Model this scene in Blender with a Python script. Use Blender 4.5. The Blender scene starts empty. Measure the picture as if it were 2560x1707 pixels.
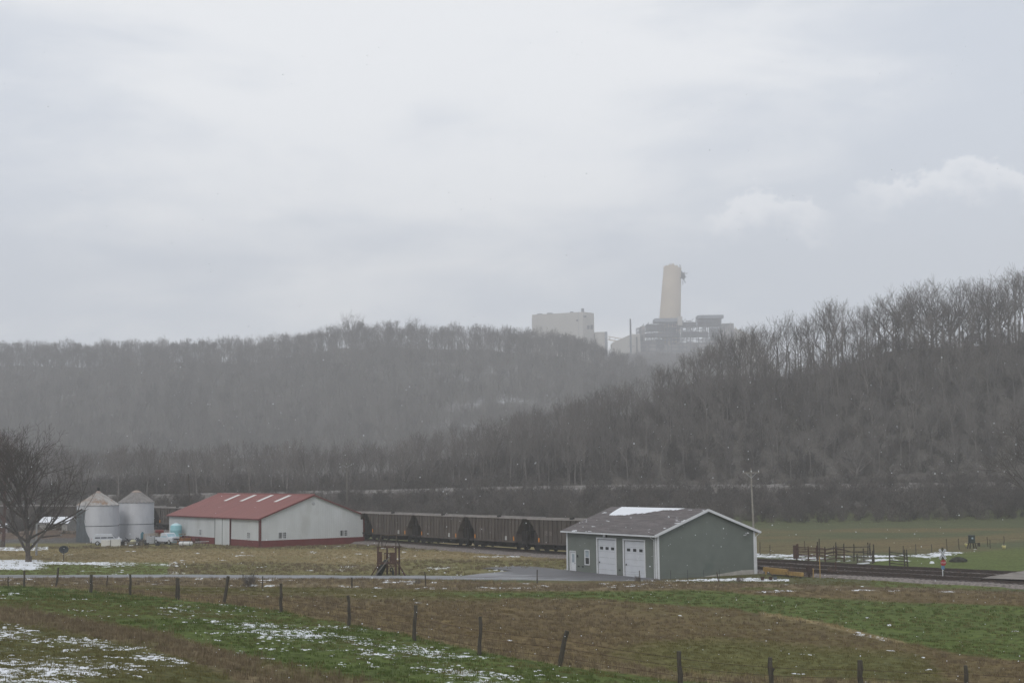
import bpy, math, random
import numpy as np
from mathutils import Vector, Matrix, Euler
R = math.radians
rnd = random.Random(7); rng = np.random.default_rng(7)
scene = bpy.context.scene
col = scene.collection

# ---------------------------------------------------------------- camera
F_PX = 3555.6; CAM = np.array([0.0, 0.0, 10.0]); PITCH = R(5.33); ROLL = R(0.67)
_F = np.array([0, math.cos(PITCH), math.sin(PITCH)])
_U0 = np.array([0, -math.sin(PITCH), math.cos(PITCH)]); _R0 = np.array([1.0, 0, 0])
_R = math.cos(ROLL)*_R0 - math.sin(ROLL)*_U0
_U = math.cos(ROLL)*_U0 + math.sin(ROLL)*_R0
cd = bpy.data.cameras.new("camera"); cam = bpy.data.objects.new("camera", cd); col.objects.link(cam)
cd.lens = 50.0; cd.sensor_width = 36.0; cd.clip_start = 0.5; cd.clip_end = 20000
cam.matrix_world = Matrix(((_R[0], _U[0], -_F[0], 0), (_R[1], _U[1], -_F[1], 0), (_R[2], _U[2], -_F[2], 10.0), (0, 0, 0, 1)))
scene.camera = cam

# ---------------------------------------------------------------- sky
SUN_EL, SUN_AZ = 40.0, 200.0
w = bpy.data.worlds.new("World"); scene.world = w; w.use_nodes = True
nt = w.node_tree; nt.nodes.clear()
def N(nt, typ, **kw):
    n = nt.nodes.new(typ)
    for k, v in kw.items():
        if k.startswith('i_'):
            key = k[2:]; key = int(key) if key.isdigit() else key
            n.inputs[key].default_value = v
        else: setattr(n, k, v)
    return n
def mth(nt, op, a, b=None, c=None, clamp=False):
    n = nt.nodes.new('ShaderNodeMath'); n.operation = op; n.use_clamp = clamp
    for i, x in enumerate((a, b, c)):
        if x is None: continue
        if isinstance(x, (int, float)): n.inputs[i].default_value = x
        else: nt.links.new(x, n.inputs[i])
    return n.outputs[0]
def sstep(nt, x, lo, hi):
    n = nt.nodes.new('ShaderNodeMapRange'); n.interpolation_type = 'SMOOTHSTEP'
    nt.links.new(x, n.inputs[0]); n.inputs[1].default_value = lo; n.inputs[2].default_value = hi
    return n.outputs[0]
def mixc(nt, f, a, b):
    n = nt.nodes.new('ShaderNodeMix'); n.data_type = 'RGBA'
    for s, x in ((0, f), (6, a), (7, b)):
        if isinstance(x, (int, float)): n.inputs[s].default_value = x
        elif isinstance(x, tuple): n.inputs[s].default_value = x if len(x) == 4 else (*x, 1)
        else: nt.links.new(x, n.inputs[s])
    return n.outputs[2]
def noise(nt, vec, scale, detail=4, rough=0.55, dist=0.0):
    n = N(nt, 'ShaderNodeTexNoise'); n.inputs['Scale'].default_value = scale
    n.inputs['Detail'].default_value = detail; n.inputs['Roughness'].default_value = rough
    n.inputs['Distortion'].default_value = dist
    if vec is not None: nt.links.new(vec, n.inputs['Vector'])
    return n.outputs[0]
def mapping(nt, vec, scale=(1,1,1), loc=(0,0,0), rot=(0,0,0)):
    n = N(nt, 'ShaderNodeMapping'); nt.links.new(vec, n.inputs[0])
    n.inputs['Scale'].default_value = scale; n.inputs['Location'].default_value = loc; n.inputs['Rotation'].default_value = rot
    return n.outputs[0]
sky = N(nt, 'ShaderNodeTexSky', sky_type='NISHITA', sun_disc=False, sun_elevation=R(SUN_EL), sun_rotation=R(SUN_AZ))
skyv = N(nt, 'ShaderNodeVectorMath', operation='SCALE'); nt.links.new(sky.outputs[0], skyv.inputs[0]); skyv.inputs['Scale'].default_value = 1.0
tc = N(nt, 'ShaderNodeTexCoord'); gen = tc.outputs['Generated']
sx = N(nt, 'ShaderNodeSeparateXYZ'); nt.links.new(gen, sx.inputs[0])
yy = mth(nt, 'MAXIMUM', mth(nt, 'ABSOLUTE', sx.outputs[1]), 0.05)
az = mth(nt, 'DIVIDE', sx.outputs[0], yy); el = mth(nt, 'DIVIDE', sx.outputs[2], yy)
# broad cloud sheets, stretched sideways
n1 = noise(nt, mapping(nt, gen, (2.2, 2.2, 6.5), (0.35, 0.2, 1.1), (0, R(14), 0)), 1.6, 6, 0.5, 0.5)
n2 = noise(nt, mapping(nt, gen, (4, 4, 13), (1.3, 0, 0.5), (0, R(10), 0)), 2.2, 6, 0.52, 0.35)
base = mth(nt, 'ADD', mth(nt, 'MULTIPLY', n1, 1.35), mth(nt, 'MULTIPLY', n2, 0.95))
# brighter overhead and in the middle, duller towards the right horizon and the far left
g = mth(nt, 'MULTIPLY_ADD', el, 1.3, -0.74)
azc = mth(nt, 'SUBTRACT', az, -0.07)
g = mth(nt, 'SUBTRACT', g, mth(nt, 'MULTIPLY', mth(nt, 'MULTIPLY', azc, azc), 4.2))
fac = sstep(nt, mth(nt, 'ADD', base, g), 0.12, 0.84)
cl = mixc(nt, fac, (0.545, 0.582, 0.645), (0.775, 0.783, 0.797))
# bright top edges of two cumulus heaps on the right
def cumulus(c_in, a0, e0, halfw, amp):
    nn = noise(nt, mapping(nt, gen, (1, 1, 1.25)), 48, 7, 0.62)
    d = mth(nt, 'ABSOLUTE', mth(nt, 'SUBTRACT', az, a0))
    top = mth(nt, 'ADD', e0, mth(nt, 'MULTIPLY_ADD', nn, 0.06, -0.03))
    top = mth(nt, 'SUBTRACT', top, mth(nt, 'MULTIPLY', mth(nt, 'MULTIPLY', d, d), 0.028/(halfw*halfw)*1.0))
    h = mth(nt, 'SUBTRACT', top, el)
    edge = sstep(nt, h, -0.002, 0.006)
    fade = mth(nt, 'SUBTRACT', 1.0, sstep(nt, h, 0.004, 0.034))
    side = mth(nt, 'SUBTRACT', 1.0, sstep(nt, d, halfw*0.5, halfw))
    m = mth(nt, 'MULTIPLY', mth(nt, 'MULTIPLY', edge, fade), mth(nt, 'MULTIPLY', side, amp))
    return mixc(nt, m, c_in, (0.86, 0.86, 0.87))
cl = cumulus(cl, 0.182, 0.200, 0.055, 0.6)
cl = cumulus(cl, 0.325, 0.218, 0.10, 0.6)
kz = mth(nt, 'MULTIPLY_ADD', sstep(nt, el, 0.15, 0.8), -0.30, 1.21)      # overcast a little brighter low down than overhead
ks = N(nt, 'ShaderNodeVectorMath', operation='SCALE'); nt.links.new(cl, ks.inputs[0]); nt.links.new(kz, ks.inputs['Scale']); cl = ks.outputs[0]
bg = N(nt, 'ShaderNodeBackground'); bg.inputs[1].default_value = 1.0
bg2 = N(nt, 'ShaderNodeBackground'); bg2.inputs[1].default_value = 0.1
nt.links.new(cl, bg.inputs[0]); nt.links.new(skyv.outputs[0], bg2.inputs[0])
mx = N(nt, 'ShaderNodeMixShader'); mx.inputs[0].default_value = 0.93
nt.links.new(bg2.outputs[0], mx.inputs[1]); nt.links.new(bg.outputs[0], mx.inputs[2])
wo = N(nt, 'ShaderNodeOutputWorld'); nt.links.new(mx.outputs[0], wo.inputs[0])

sl = bpy.data.lights.new("sun", 'SUN'); sl.energy = 0.85; sl.angle = R(25); sl.color = (1, 0.97, 0.93)
so = bpy.data.objects.new("sun", sl); col.objects.link(so)
_sd = Vector((math.sin(R(SUN_AZ))*math.cos(R(SUN_EL)), math.cos(R(SUN_AZ))*math.cos(R(SUN_EL)), math.sin(R(SUN_EL))))
so.rotation_euler = _sd.to_track_quat('Z', 'Y').to_euler()
scene.view_settings.view_transform = 'Standard'; scene.view_settings.look = 'None'
scene.view_settings.exposure = 0.22; scene.view_settings.gamma = 1.0
scene.cycles.volume_bounces = 3

# ---------------------------------------------------------------- projection helpers (layout only)
def ray(u, v):
    d = _F + ((u-1280)/F_PX)*_R + ((853.5-v)/F_PX)*_U
    return d/d[1]
def P(u, v, Y):
    return CAM + ray(u, v)*Y
def to_px(x, y, z):
    q0, q1, q2 = x-CAM[0], y-CAM[1], z-CAM[2]
    a = q0*_R[0]+q1*_R[1]+q2*_R[2]; b = q0*_U[0]+q1*_U[1]+q2*_U[2]; c = q0*_F[0]+q1*_F[1]+q2*_F[2]
    return 1280+F_PX*a/c, 853.5-F_PX*b/c

# ---------------------------------------------------------------- terrain height
YR = [2, 20, 32, 42, 52, 60, 78, 100, 112, 130, 150, 170, 268, 300, 335, 360, 420, 480, 810, 945, 1150, 1260, 1400, 1550, 1750, 2000, 2300, 7000]   # the far hill columns (600-950 in the table) stand at 810-1260
TB = {
 0:    [8.4,6.2,5.1,4.3,4.0,3.85,3.5,2.3,1.7,.25,0,0,0,.8,5.2,5,5,6,24,48,77,70,50,40,40,40,40,40],
 320:  [8.4,6.0,4.9,4.1,3.8,3.6,3.3,2.0,1.4,.15,0,0,0,1.0,5.3,5,5,6,24,48,77,70,50,40,40,40,40,40],
 640:  [8.4,5.8,4.6,3.85,3.46,3.3,2.93,1.6,.9,0,0,0,0,2.6,5.6,5,5,7,25,49,79,70,50,40,40,40,40,40],
 860:  [8.4,5.5,4.2,3.5,3.2,3.05,2.6,1.4,.7,0,0,0,0,2.8,5.8,5,5,8,26,51,86,76,50,40,40,40,40,40],
 980:  [8.4,5.4,4.1,3.4,3.05,2.9,2.45,1.3,.6,0,0,0,0,2.8,5.9,6,6,8,26,51,86,76,50,40,40,40,40,40],
 1200: [8.4,5.1,3.8,3.1,2.85,2.7,2.2,1.2,.6,0,0,0,0,3,6.2,8,12,10,26,50,84,74,50,60,90,90,60,40],
 1280: [8.4,5.0,3.6,3.0,2.75,2.6,2.1,1.15,.55,0,0,0,0,3,6.4,9,13,10,26,50,82,72,50,80,130,145,80,40],
 1415: [8.4,4.8,3.3,2.75,2.5,2.35,1.85,1.0,.5,0,0,0,0,3.2,6.6,10,17,12,26,48,79,70,50,90,138,158,100,40],
 1480: [8.4,4.7,3.2,2.6,2.35,2.2,1.7,.95,.45,0,0,0,0,3.2,6.8,11,18,13,26,46,75,66,50,90,140,160,100,40],
 1540: [8.4,4.6,3.1,2.5,2.25,2.1,1.6,.9,.4,0,0,0,0,3.3,6.9,12,19.5,14,25,42,66,58,50,90,140,160,100,40],
 1633: [8.4,4.4,2.9,2.35,2.1,1.95,1.5,.8,.35,0,0,0,0,3.4,7,13,22,15,24,38,60,54,50,90,140,160,100,40],
 1741: [8.4,4.2,2.7,2.2,1.95,1.8,1.3,.7,.3,0,0,0,0,3.6,7.2,16,28,17,22,32,48,46,50,90,138,158,100,40],
 1880: [8.4,4.0,2.5,2.0,1.75,1.6,1.1,.5,.2,0,0,0,0,3.8,7.4,19,34,20,20,26,36,38,50,80,130,150,90,40],
 2068: [8.4,3.8,2.3,1.75,1.55,1.4,.85,.35,.1,0,0,0,0,4,7.6,22,40,24,20,22,28,32,40,50,60,60,50,40],
 2264: [8.4,3.6,2.1,1.55,1.4,1.25,.6,.2,.05,0,0,0,0,4.2,7.8,26,46,28,20,20,24,28,36,40,40,40,40,40],
 2560: [8.4,3.4,1.9,1.3,1.1,.9,.5,.1,0,0,0,0,.3,4.6,8.2,28,49,30,20,20,20,24,30,36,40,40,40,40],
}
_us = np.array(sorted(TB)); _tb = np.array([TB[u] for u in _us], float); _tb[:, 18:22] = 10+(_tb[:, 18:22]-10)*1.353
_tb[:, 20] += 4.5; _tb[:, 21] += 3; _tb[-4:, 16] += np.array([1, 2, 3, 4])
_d = np.interp(_us, [1000, 1200, 1415, 1480, 1540, 1633, 1741, 1880, 2068], [0, 2, 4, 5, 6, 7.5, 8, 4, 0]); _tb[:, 16] += _d; _tb[:, 15] += _d*.5
_tb[:, 18] = 10+(_tb[:, 18]-10)*.25; _tb[:, 19] = 10+(_tb[:, 19]-10)*.85; _tb[:, 17] = np.minimum(_tb[:, 17], 12)
_tg = np.linspace(-0.5, 0.5, 201); _ly = np.linspace(math.log(2), math.log(7000), 420)
def _build():
    ug = 1280 + _tg*F_PX
    A = np.array([np.interp(np.exp(_ly), YR, row) for row in _tb])          # (cols, Y)
    G = np.array([np.interp(ug, _us, A[:, j]) for j in range(len(_ly))]).T  # (t, Y)
    for _ in range(3):
        G[1:-1] = (G[:-2]+2*G[1:-1]+G[2:])/4
    for _ in range(2):
        G[:, 1:-1] = (G[:, :-2]+2*G[:, 1:-1]+G[:, 2:])/4
    return G
_G = _build()
# cheap tileable value noise on numpy arrays
_L = rng.random((256, 256))
def vnoise(x, y, s=1.0, seed=0):
    x = np.asarray(x)/s+seed*17.3; y = np.asarray(y)/s+seed*9.1
    xi = np.floor(x).astype(int); yi = np.floor(y).astype(int); fx = x-xi; fy = y-yi
    fx = fx*fx*(3-2*fx); fy = fy*fy*(3-2*fy)
    g = lambda i, j: _L[(xi+i) % 256, (yi+j) % 256]
    return (g(0,0)*(1-fx)+g(1,0)*fx)*(1-fy)+(g(0,1)*(1-fx)+g(1,1)*fx)*fy
def fbm(x, y, s, seed=0, o=4):
    t = 0; a = 0.5; tot = 0
    for k in range(o):
        t = t+a*vnoise(x, y, s/2**k, seed+k*3); tot += a; a *= 0.55
    return t/tot
def zt(x, y):
    x = np.asarray(x, float); y = np.maximum(np.asarray(y, float), 2.001)
    ft = np.clip((x/y+0.5)*200, 0, 199.999); fy = (np.log(y)-_ly[0])/(_ly[1]-_ly[0]); fy = np.clip(fy, 0, 418.999)
    i = ft.astype(int); j = fy.astype(int); a = ft-i; b = fy-j
    z = (_G[i,j]*(1-a)+_G[i+1,j]*a)*(1-b)+(_G[i,j+1]*(1-a)+_G[i+1,j+1]*a)*b
    near = np.clip((262-y)/20, 0, 1)*np.clip((y-15)/15, 0, 1)
    flat = 1-0.75*np.clip((y-118)/10, 0, 1)
    z = z + near*flat*((fbm(x, y, 7, 3)-.5)*0.45+(fbm(x, y, 1.3, 5, 2)-.5)*0.12)
    far = np.clip((y-335)/40, 0, 1)
    z = z + far*((fbm(x, y, 60, 2)-.5)*9)
    # earth heap beside the snowy shed, ditch beside the road, dip under the tracks
    z = z + 1.5*np.exp(-(((x+80)/11)**2+((y-244)/9)**2))
    z = z - 0.35*np.exp(-((y-131.5)/1.6)**2)*np.clip((x+80)/10, 0, 1)*np.clip((12-x)/4, 0, 1)
    return z
def zf(x, y): return float(zt(x, y))
def G(u, v, y0=20, y1=3000):
    """point where the sight line through pixel (u, v) of the photo meets the terrain"""
    ys = np.exp(np.linspace(math.log(y0), math.log(y1), 1500)); d = ray(u, v)
    X = d[0]*ys; Z = 10+d[2]*ys; h = Z-zt(X, ys)
    k = np.argmax(h < 0)
    if h[k] >= 0: k = len(ys)-1
    k = max(k, 1); a = h[k-1]/(h[k-1]-h[k]+1e-9); y = ys[k-1]+a*(ys[k]-ys[k-1])
    return Vector((d[0]*y, y, zf(d[0]*y, y)))
def at(u, Y):
    """terrain point at depth Y below pixel column u (taken at the horizon row)"""
    x = ((u-1280)/F_PX)*Y*1.003
    for _ in range(3):
        uu, _v = to_px(x, Y, zf(x, Y)); x += (u-uu)/F_PX*Y
    return Vector((x, Y, zf(x, Y)))

# ---------------------------------------------------------------- object helpers
def tag(o, label=None, cat=None, group=None, kind=None):
    if label: o['label'] = label
    if cat: o['category'] = cat
    if group: o['group'] = group
    if kind: o['kind'] = kind
    return o
def empty(name, loc, rz=0, label=None, cat=None, group=None):
    o = bpy.data.objects.new(name, None); o.empty_display_size = 0.3; col.objects.link(o)
    o.location = loc; o.rotation_euler = (0, 0, rz); return tag(o, label, cat, group)
def copy_tree(o, parent=None):
    c = o.copy(); col.objects.link(c); c.parent = parent
    for ch in list(o.children): copy_tree(ch, c)
    return c
class MB:
    def __init__(s): s.v = []; s.f = []; s.sm = []
    def add(s, vs, fs, smooth=False):
        b = len(s.v); s.v += [tuple(p) for p in vs]; s.f += [tuple(i+b for i in f) for f in fs]; s.sm += [smooth]*len(fs); return s
    def box(s, c, size, rot=None, taper=1.0):
        hx, hy, hz = size[0]/2, size[1]/2, size[2]/2
        vs = [Vector((sx_*hx*(taper if sz_ > 0 else 1), sy_*hy*(taper if sz_ > 0 else 1), sz_*hz)) for sz_ in (-1, 1) for sx_, sy_ in ((-1,-1),(1,-1),(1,1),(-1,1))]
        if rot is not None:
            m = Euler(rot).to_matrix(); vs = [m @ p for p in vs]
        c = Vector(c)
        return s.add([p+c for p in vs], [(3,2,1,0),(4,5,6,7),(0,1,5,4),(1,2,6,5),(2,3,7,6),(3,0,4,7)])
    def bar(s, a, b, w_, h_=None):
        a = Vector(a); b = Vector(b); d = (b-a); L = d.length; d.normalize(); h_ = h_ or w_
        up = Vector((0,0,1)) if abs(d.z) < .95 else Vector((0,1,0))
        sx_ = d.cross(up).normalized()*w_/2; uz = sx_.cross(d).normalized()*h_/2
        return s.add([a-sx_-uz, a+sx_-uz, a+sx_+uz, a-sx_+uz, b-sx_-uz, b+sx_-uz, b+sx_+uz, b-sx_+uz], [(0,1,2,3),(7,6,5,4),(4,5,1,0),(5,6,2,1),(6,7,3,2),(7,4,0,3)])
    def tube(s, pts, rad, n=8, cap=True, smooth=True):
        pts = [Vector(p) for p in pts]; rad = [rad]*len(pts) if isinstance(rad, (int, float)) else rad
        vs = []; fs = []
        for k, p in enumerate(pts):
            d = (pts[min(k+1, len(pts)-1)]-pts[max(k-1, 0)]).normalized()
            up = Vector((0,0,1)) if abs(d.z) < .9 else Vector((0,1,0))
            a = d.cross(up).normalized(); b = a.cross(d)
            vs += [p+(a*math.cos(2*math.pi*i/n)+b*math.sin(2*math.pi*i/n))*rad[k] for i in range(n)]
        for k in range(len(pts)-1):
            for i in range(n): j = (i+1) % n; fs.append((k*n+i, k*n+j, (k+1)*n+j, (k+1)*n+i))
        s.add(vs, fs, smooth)
        if cap:
            s.add(vs[:n], [tuple(range(n-1, -1, -1))]); s.add(vs[-n:], [tuple(range(n))])
        return s
    def lathe(s, prof, n=24, c=(0,0,0), smooth=True, a0=0, a1=2*math.pi):
        vs = []; fs = []; full = abs(a1-a0-2*math.pi) < 1e-6; m = n if full else n+1
        for r_, z in prof:
            vs += [(c[0]+r_*math.cos(a0+(a1-a0)*i/n), c[1]+r_*math.sin(a0+(a1-a0)*i/n), c[2]+z) for i in range(m)]
        for k in range(len(prof)-1):
            for i in range(n):
                j = (i+1) % m; fs.append((k*m+i, k*m+j, (k+1)*m+j, (k+1)*m+i))
        return s.add(vs, fs, smooth)
    def prism(s, poly, axis, a, b):
        """extrude 2-D polygon along axis ('x','y','z') from a to b"""
        def P3(p, t): return {'x': (t, p[0], p[1]), 'y': (p[0], t, p[1]), 'z': (p[0], p[1], t)}[axis]
        n = len(poly); vs = [P3(p, a) for p in poly]+[P3(p, b) for p in poly]
        return s.add(vs, [tuple(range(n))[::-1], tuple(range(n, 2*n))]+[(i, (i+1) % n, n+(i+1) % n, n+i) for i in range(n)])
    def build(s, name, m, parent=None, fix=True):
        me = bpy.data.meshes.new(name); me.from_pydata(s.v, [], s.f)
        me.polygons.foreach_set('use_smooth', s.sm); me.materials.append(m)
        if fix:
            import bmesh
            bm = bmesh.new(); bm.from_mesh(me); bmesh.ops.recalc_face_normals(bm, faces=bm.faces); bm.to_mesh(me); bm.free()
        o = bpy.data.objects.new(name, me); col.objects.link(o); o.parent = parent
        return o
def np_mesh(name, V, Q, m, link=True, smooth=False):
    """mesh from numpy arrays: V (n,3), Q (m,3|4)"""
    me = bpy.data.meshes.new(name); k = Q.shape[1]
    me.vertices.add(len(V)); me.vertices.foreach_set('co', np.asarray(V, np.float32).ravel())
    me.loops.add(Q.size); me.loops.foreach_set('vertex_index', Q.astype(np.int32).ravel())
    me.polygons.add(len(Q)); me.polygons.foreach_set('loop_start', np.arange(0, Q.size, k, dtype=np.int32))
    me.polygons.foreach_set('use_smooth', np.full(len(Q), smooth))
    me.update(calc_edges=True); me.materials.append(m)
    o = bpy.data.objects.new(name, me)
    if link: col.objects.link(o)
    return o

# ---------------------------------------------------------------- materials
_mats = {}
def mat(name, c, rough=0.8, var=0.12, scale=3.0, metal=0.0, c2=None, spots=0.5, bump=0.0, stretch=(1,1,1), rand=0.0, spec=0.3):
    """procedural paint/wood/metal: base colour c, weathered towards c2 by noise"""
    if name in _mats: return _mats[name]
    m = bpy.data.materials.new(name); m.use_nodes = True; t = m.node_tree
    b = t.nodes['Principled BSDF']; b.inputs['Roughness'].default_value = rough; b.inputs['Metallic'].default_value = metal
    b.inputs['Specular IOR Level'].default_value = spec
    tc = N(t, 'ShaderNodeTexCoord'); v = mapping(t, tc.outputs['Object'], stretch)
    n = noise(t, v, scale, 6, 0.6)
    lo = tuple(x*(1-var) for x in c); hi = tuple(min(1, x*(1+var)) for x in c)
    cc = mixc(t, sstep(t, n, .3, .7), lo, hi)
    if c2:
        n2 = noise(t, v, scale*0.45, 8, 0.65); cc = mixc(t, sstep(t, n2, spots, spots+0.16), cc, c2)
    if rand:
        oi = N(t, 'ShaderNodeObjectInfo'); k = mth(t, 'MULTIPLY_ADD', oi.outputs['Random'], 2*rand, 1-rand)
        vm = N(t, 'ShaderNodeVectorMath', operation='SCALE'); t.links.new(cc, vm.inputs[0]); t.links.new(k, vm.inputs['Scale']); cc = vm.outputs[0]
    t.links.new(cc, b.inputs['Base Color'])
    if bump:
        bp = N(t, 'ShaderNodeBump'); bp.inputs['Strength'].default_value = bump; bp.inputs['Distance'].default_value = 0.02
        t.links.new(n, bp.inputs['Height']); t.links.new(bp.outputs[0], b.inputs['Normal'])
    _mats[name] = m; return m
# ================================================================ GROUND
def ln(*pts):
    xs = np.array([p[0] for p in pts]); ys = np.array([p[1] for p in pts])
    return lambda u: np.interp(u, xs, ys)
def band(v, top, bot, s=4.0):
    """1 where top(u) < v < bot(u), soft edges"""
    return np.clip((v-top)/s+.5, 0, 1)*np.clip((bot-v)/s+.5, 0, 1)
GREEN = np.array([.078,.108,.026]); OLIVE = np.array([.125,.118,.045]); BROWN = np.array([.155,.115,.055]); DKBROWN = np.array([.09,.062,.036])
TAN = np.array([.27,.215,.115]); WEED = np.array([.18,.14,.08]); LITTER = np.array([.115,.104,.092]); GRAVEL = np.array([.16,.15,.14]); PALEG = np.array([.105,.115,.055])
L_A = ln((-400,1480),(0,1515),(220,1548),(430,1592),(600,1640),(700,1664),(950,1712),(1400,1790))    # lower edge of the green strip
L_F = ln((-400,1455),(60,1463),(228,1474),(325,1482),(444,1496),(560,1506),(701,1526),(872,1556),(1037,1588),(1200,1626),(1400,1662),(1700,1700),(2000,1716),(2560,1745))  # fence line
L_D0 = ln((-400,1441),(0,1441),(700,1444),(1350,1456),(1900,1458),(2200,1468),(2560,1480))            # top of the ditch strip
L_D1 = ln((-400,1458),(0,1460),(700,1466),(1350,1478),(1900,1470),(2200,1478),(2560,1484))
def zones(x, y, z):
    """soil/grass colour and snow cover of every ground point (fields, strips, lawn, yard)"""
    u, v = to_px(x, y, z)
    j = (fbm(x, y, 5, 11)-.5)*2
    vj = v+j*np.clip(420/np.maximum(y, 20), 1, 16)
    C = np.empty(x.shape+(3,)); C[:] = LITTER; S = np.zeros(x.shape); H = np.zeros(x.shape)   # H: weeds
    n20 = fbm(x, y, 20, 21); n6 = fbm(x, y, 9, 31)*.5+.25*fbm(x, y, 2.5, 33)+.25*fbm(x, y, .8, 35); n2 = fbm(x, y, 2, 41)
    def put(m, c, var=.0):
        m = np.clip(m, 0, 1)[..., None]; C[:] = C*(1-m)+np.asarray(c)*m
    near = y < 420
    # valley floor meadow
    m = np.clip((285-y)/6, 0, 1); put(m, PALEG*.95)
    put(m*np.clip((n20-.5)*5, 0, 1)*.7*(v > 1320), BROWN*1.1)
    mm = band(vj, ln((0,1352),(2280,1352),(2560,1330))(u), ln((0,1375),(2100,1388),(2300,1372),(2560,1350))(u), 8)*(u > 1850); put(mm*.6, BROWN*1.15)
    put(band(vj, ln((1850,1400),(2280,1392),(2560,1368))(u), 1470+0*u, 6)*(u > 2180)*.8, GREEN*1.1+OLIVE*.2)
    # lawn in front of the red barn, tan with green patches
    la = band(vj, 1354+0*u, 1436+0*u, 5)*(u < 1420)
    put(la, TAN)
    put(la*np.clip((n20-.47)*6, 0, 1)*.45, OLIVE*1.25)
    put(band(vj, 1352, 1376, 12)*(u < 1100)*.75, OLIVE*1.3); put(band(vj, 1408, 1440, 12)*(u < 1000)*.7, OLIVE*1.2)
    put(band(vj, 1405, 1440, 12)*(u < 420)*.8, GREEN*1.5)
    put(band(vj, 1398, 1440, 12)*(u > 1000)*(u < 1420)*.8, OLIVE*1.25)
    put(band(vj, 1300, 1358, 4)*(u < 640), GRAVEL*.75)
    put(np.exp(-(((x+80)/11)**2+((y-244)/9)**2)) > .3, np.array([.13,.095,.07]))
    # pasture between road and fence
    pa = (v > L_D0(u)); put(pa, BROWN)
    put(pa*band(vj, L_D1(u), 1478+0*u, 8)*(u < 1000)*.65, OLIVE*.95)
    put(pa*np.clip((n20-.50)*6, 0, 1)*.3, OLIVE*.9)
    put(pa*np.clip((n6-.55)*6, 0, 1)*.4, DKBROWN)
    put(band(vj, ln((200,1478),(1000,1472),(2000,1460))(u), ln((200,1486),(600,1492),(1200,1508),(1500,1500))(u), 14)*(u < 1250)*.5, OLIVE)
    # bright green strip and the wide green field on the right
    gt = ln((850,1478),(1200,1480),(1800,1476),(1870,1486),(2000,1492),(2300,1506),(2700,1520)); gb = ln((850,1484),(1200,1494),(1500,1498),(1850,1524),(2050,1556),(2230,1600),(2400,1632),(2700,1668))
    put(band(vj, gt(u), gb(u), 5)*np.clip((u-900)/300, 0, 1), GREEN*1.05+OLIVE*.12)
    put(band(v, gb(u)-3, gb(u)+6, 3)*(u > 1900)*(u < 2260), TAN*.95)
    put(band(vj, ln((1850,1468),(2560,1474))(u), ln((1850,1474),(2300,1472))(u), 4)*(u > 1850)*(u < 2150)*.8, GREEN*1.1)
    put(band(vj, ln((1600,1610),(1800,1600),(2300,1640),(2400,1720))(u), 1760+0*u, 25)*np.clip((u-1450)/250, 0, 1)*np.clip((2450-u)/200, 0, 1)*.5, GREEN*1.02+OLIVE*.2)
    # ditch
    di = band(vj, L_D0(u), L_D1(u), 3); put(di, WEED*1.05); put(di*np.clip((n2-.5)*6, 0, 1)*.6, DKBROWN)
    # long tan grass along the fence
    fw = ln((-400,4),(400,8),(1000,20),(1400,20),(2560,26))(u)
    fe = band(vj, L_F(u)-fw, L_F(u)+fw*.3, 6); put(fe*(.45+.4*(n6 > .5)), TAN*.7)
    # green strip below the fence, then the weedy rough pasture
    gs = (vj > L_F(u)+2); put(gs, GREEN*1.0+OLIVE*.1); put(gs*np.clip((n6-.5)*5, 0, 1)*.15, OLIVE)
    rp = np.clip((vj-L_A(u))/8, 0, 1); put(rp, OLIVE*.78)
    put(rp*np.clip((n6-.47)*6, 0, 1)*.5, GREEN*1.05)
    wd = band(vj, L_A(u)-3, L_A(u)+ln((0,40),(400,45),(700,70),(950,70))(u), 14); put(wd*(.55+.4*np.clip((n2-.4)*4, 0, 1)), WEED)
    put(rp*np.clip((n6-.55)*6, 0, 1)*.7, WEED*.95)
    H = np.maximum(wd*1.0, rp*np.clip((n6-.55)*6, 0, 1)*.6)
    H = np.maximum(H, fe*.9); 
    # snow cover fraction
    n1 = fbm(x, y, 1.2, 51, 3); n3 = fbm(x, y, 3.5, 61, 3)
    S = np.maximum(S, rp*(1-wd*.8)*np.clip(ln((0,.75),(250,.62),(450,.3),(1000,.26))(u)+(n3-.5)*1.9, 0, 1)*.62)
    dF = (v-L_F(u))/np.maximum(L_A(u)-L_F(u), 1)
    sb = np.exp(-((dF-.36)/.34)**2)*np.clip((u-330)/300, 0, 1)*np.clip((1560-u)/420, 0, 1)
    sb = np.maximum(sb, np.exp(-((v-ln((400,1516),(640,1548),(760,1566),(900,1590),(1000,1600))(u))/3.5)**2)*(u > 420)*(u < 950))
    S = np.maximum(S, sb*np.clip(.62+(n3-.5)*1.8, 0, 1)*.9*(v > L_F(u)+1)*(v < L_A(u)-14))
    S = np.maximum(S, (v > L_F(u))*(v < L_A(u)-5)*np.clip((n3-.66)*5, 0, 1)*.5)
    S = np.maximum(S, di*np.clip((n1-.54)*7, 0, 1)*np.clip((n3-.44)*6, 0, 1)*.85)
    S = np.maximum(S, la*np.exp(-((v-ln((0,1408),(700,1414),(1100,1420),(1400,1420))(u))/6)**2)*np.clip((n3-.5)*5, 0, 1)*.6)
    S = np.maximum(S, la*np.clip((n3-.58)*5, 0, 1)*(fbm(x, y, 15, 71) > .56)*.5)
    S = np.maximum(S, band(vj, 1399+0*u, 1424+0*u, 4)*np.clip((140-u)/60, 0, 1))
    S = np.maximum(S, band(vj, 1404, 1412, 3)*np.clip((460-u)/200, 0, 1)*.8)
    S = np.maximum(S, ((vj > L_D1(u)) & (v < L_F(u)-10))*np.clip((n1-.74)*8, 0, 1)*.5)
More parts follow.
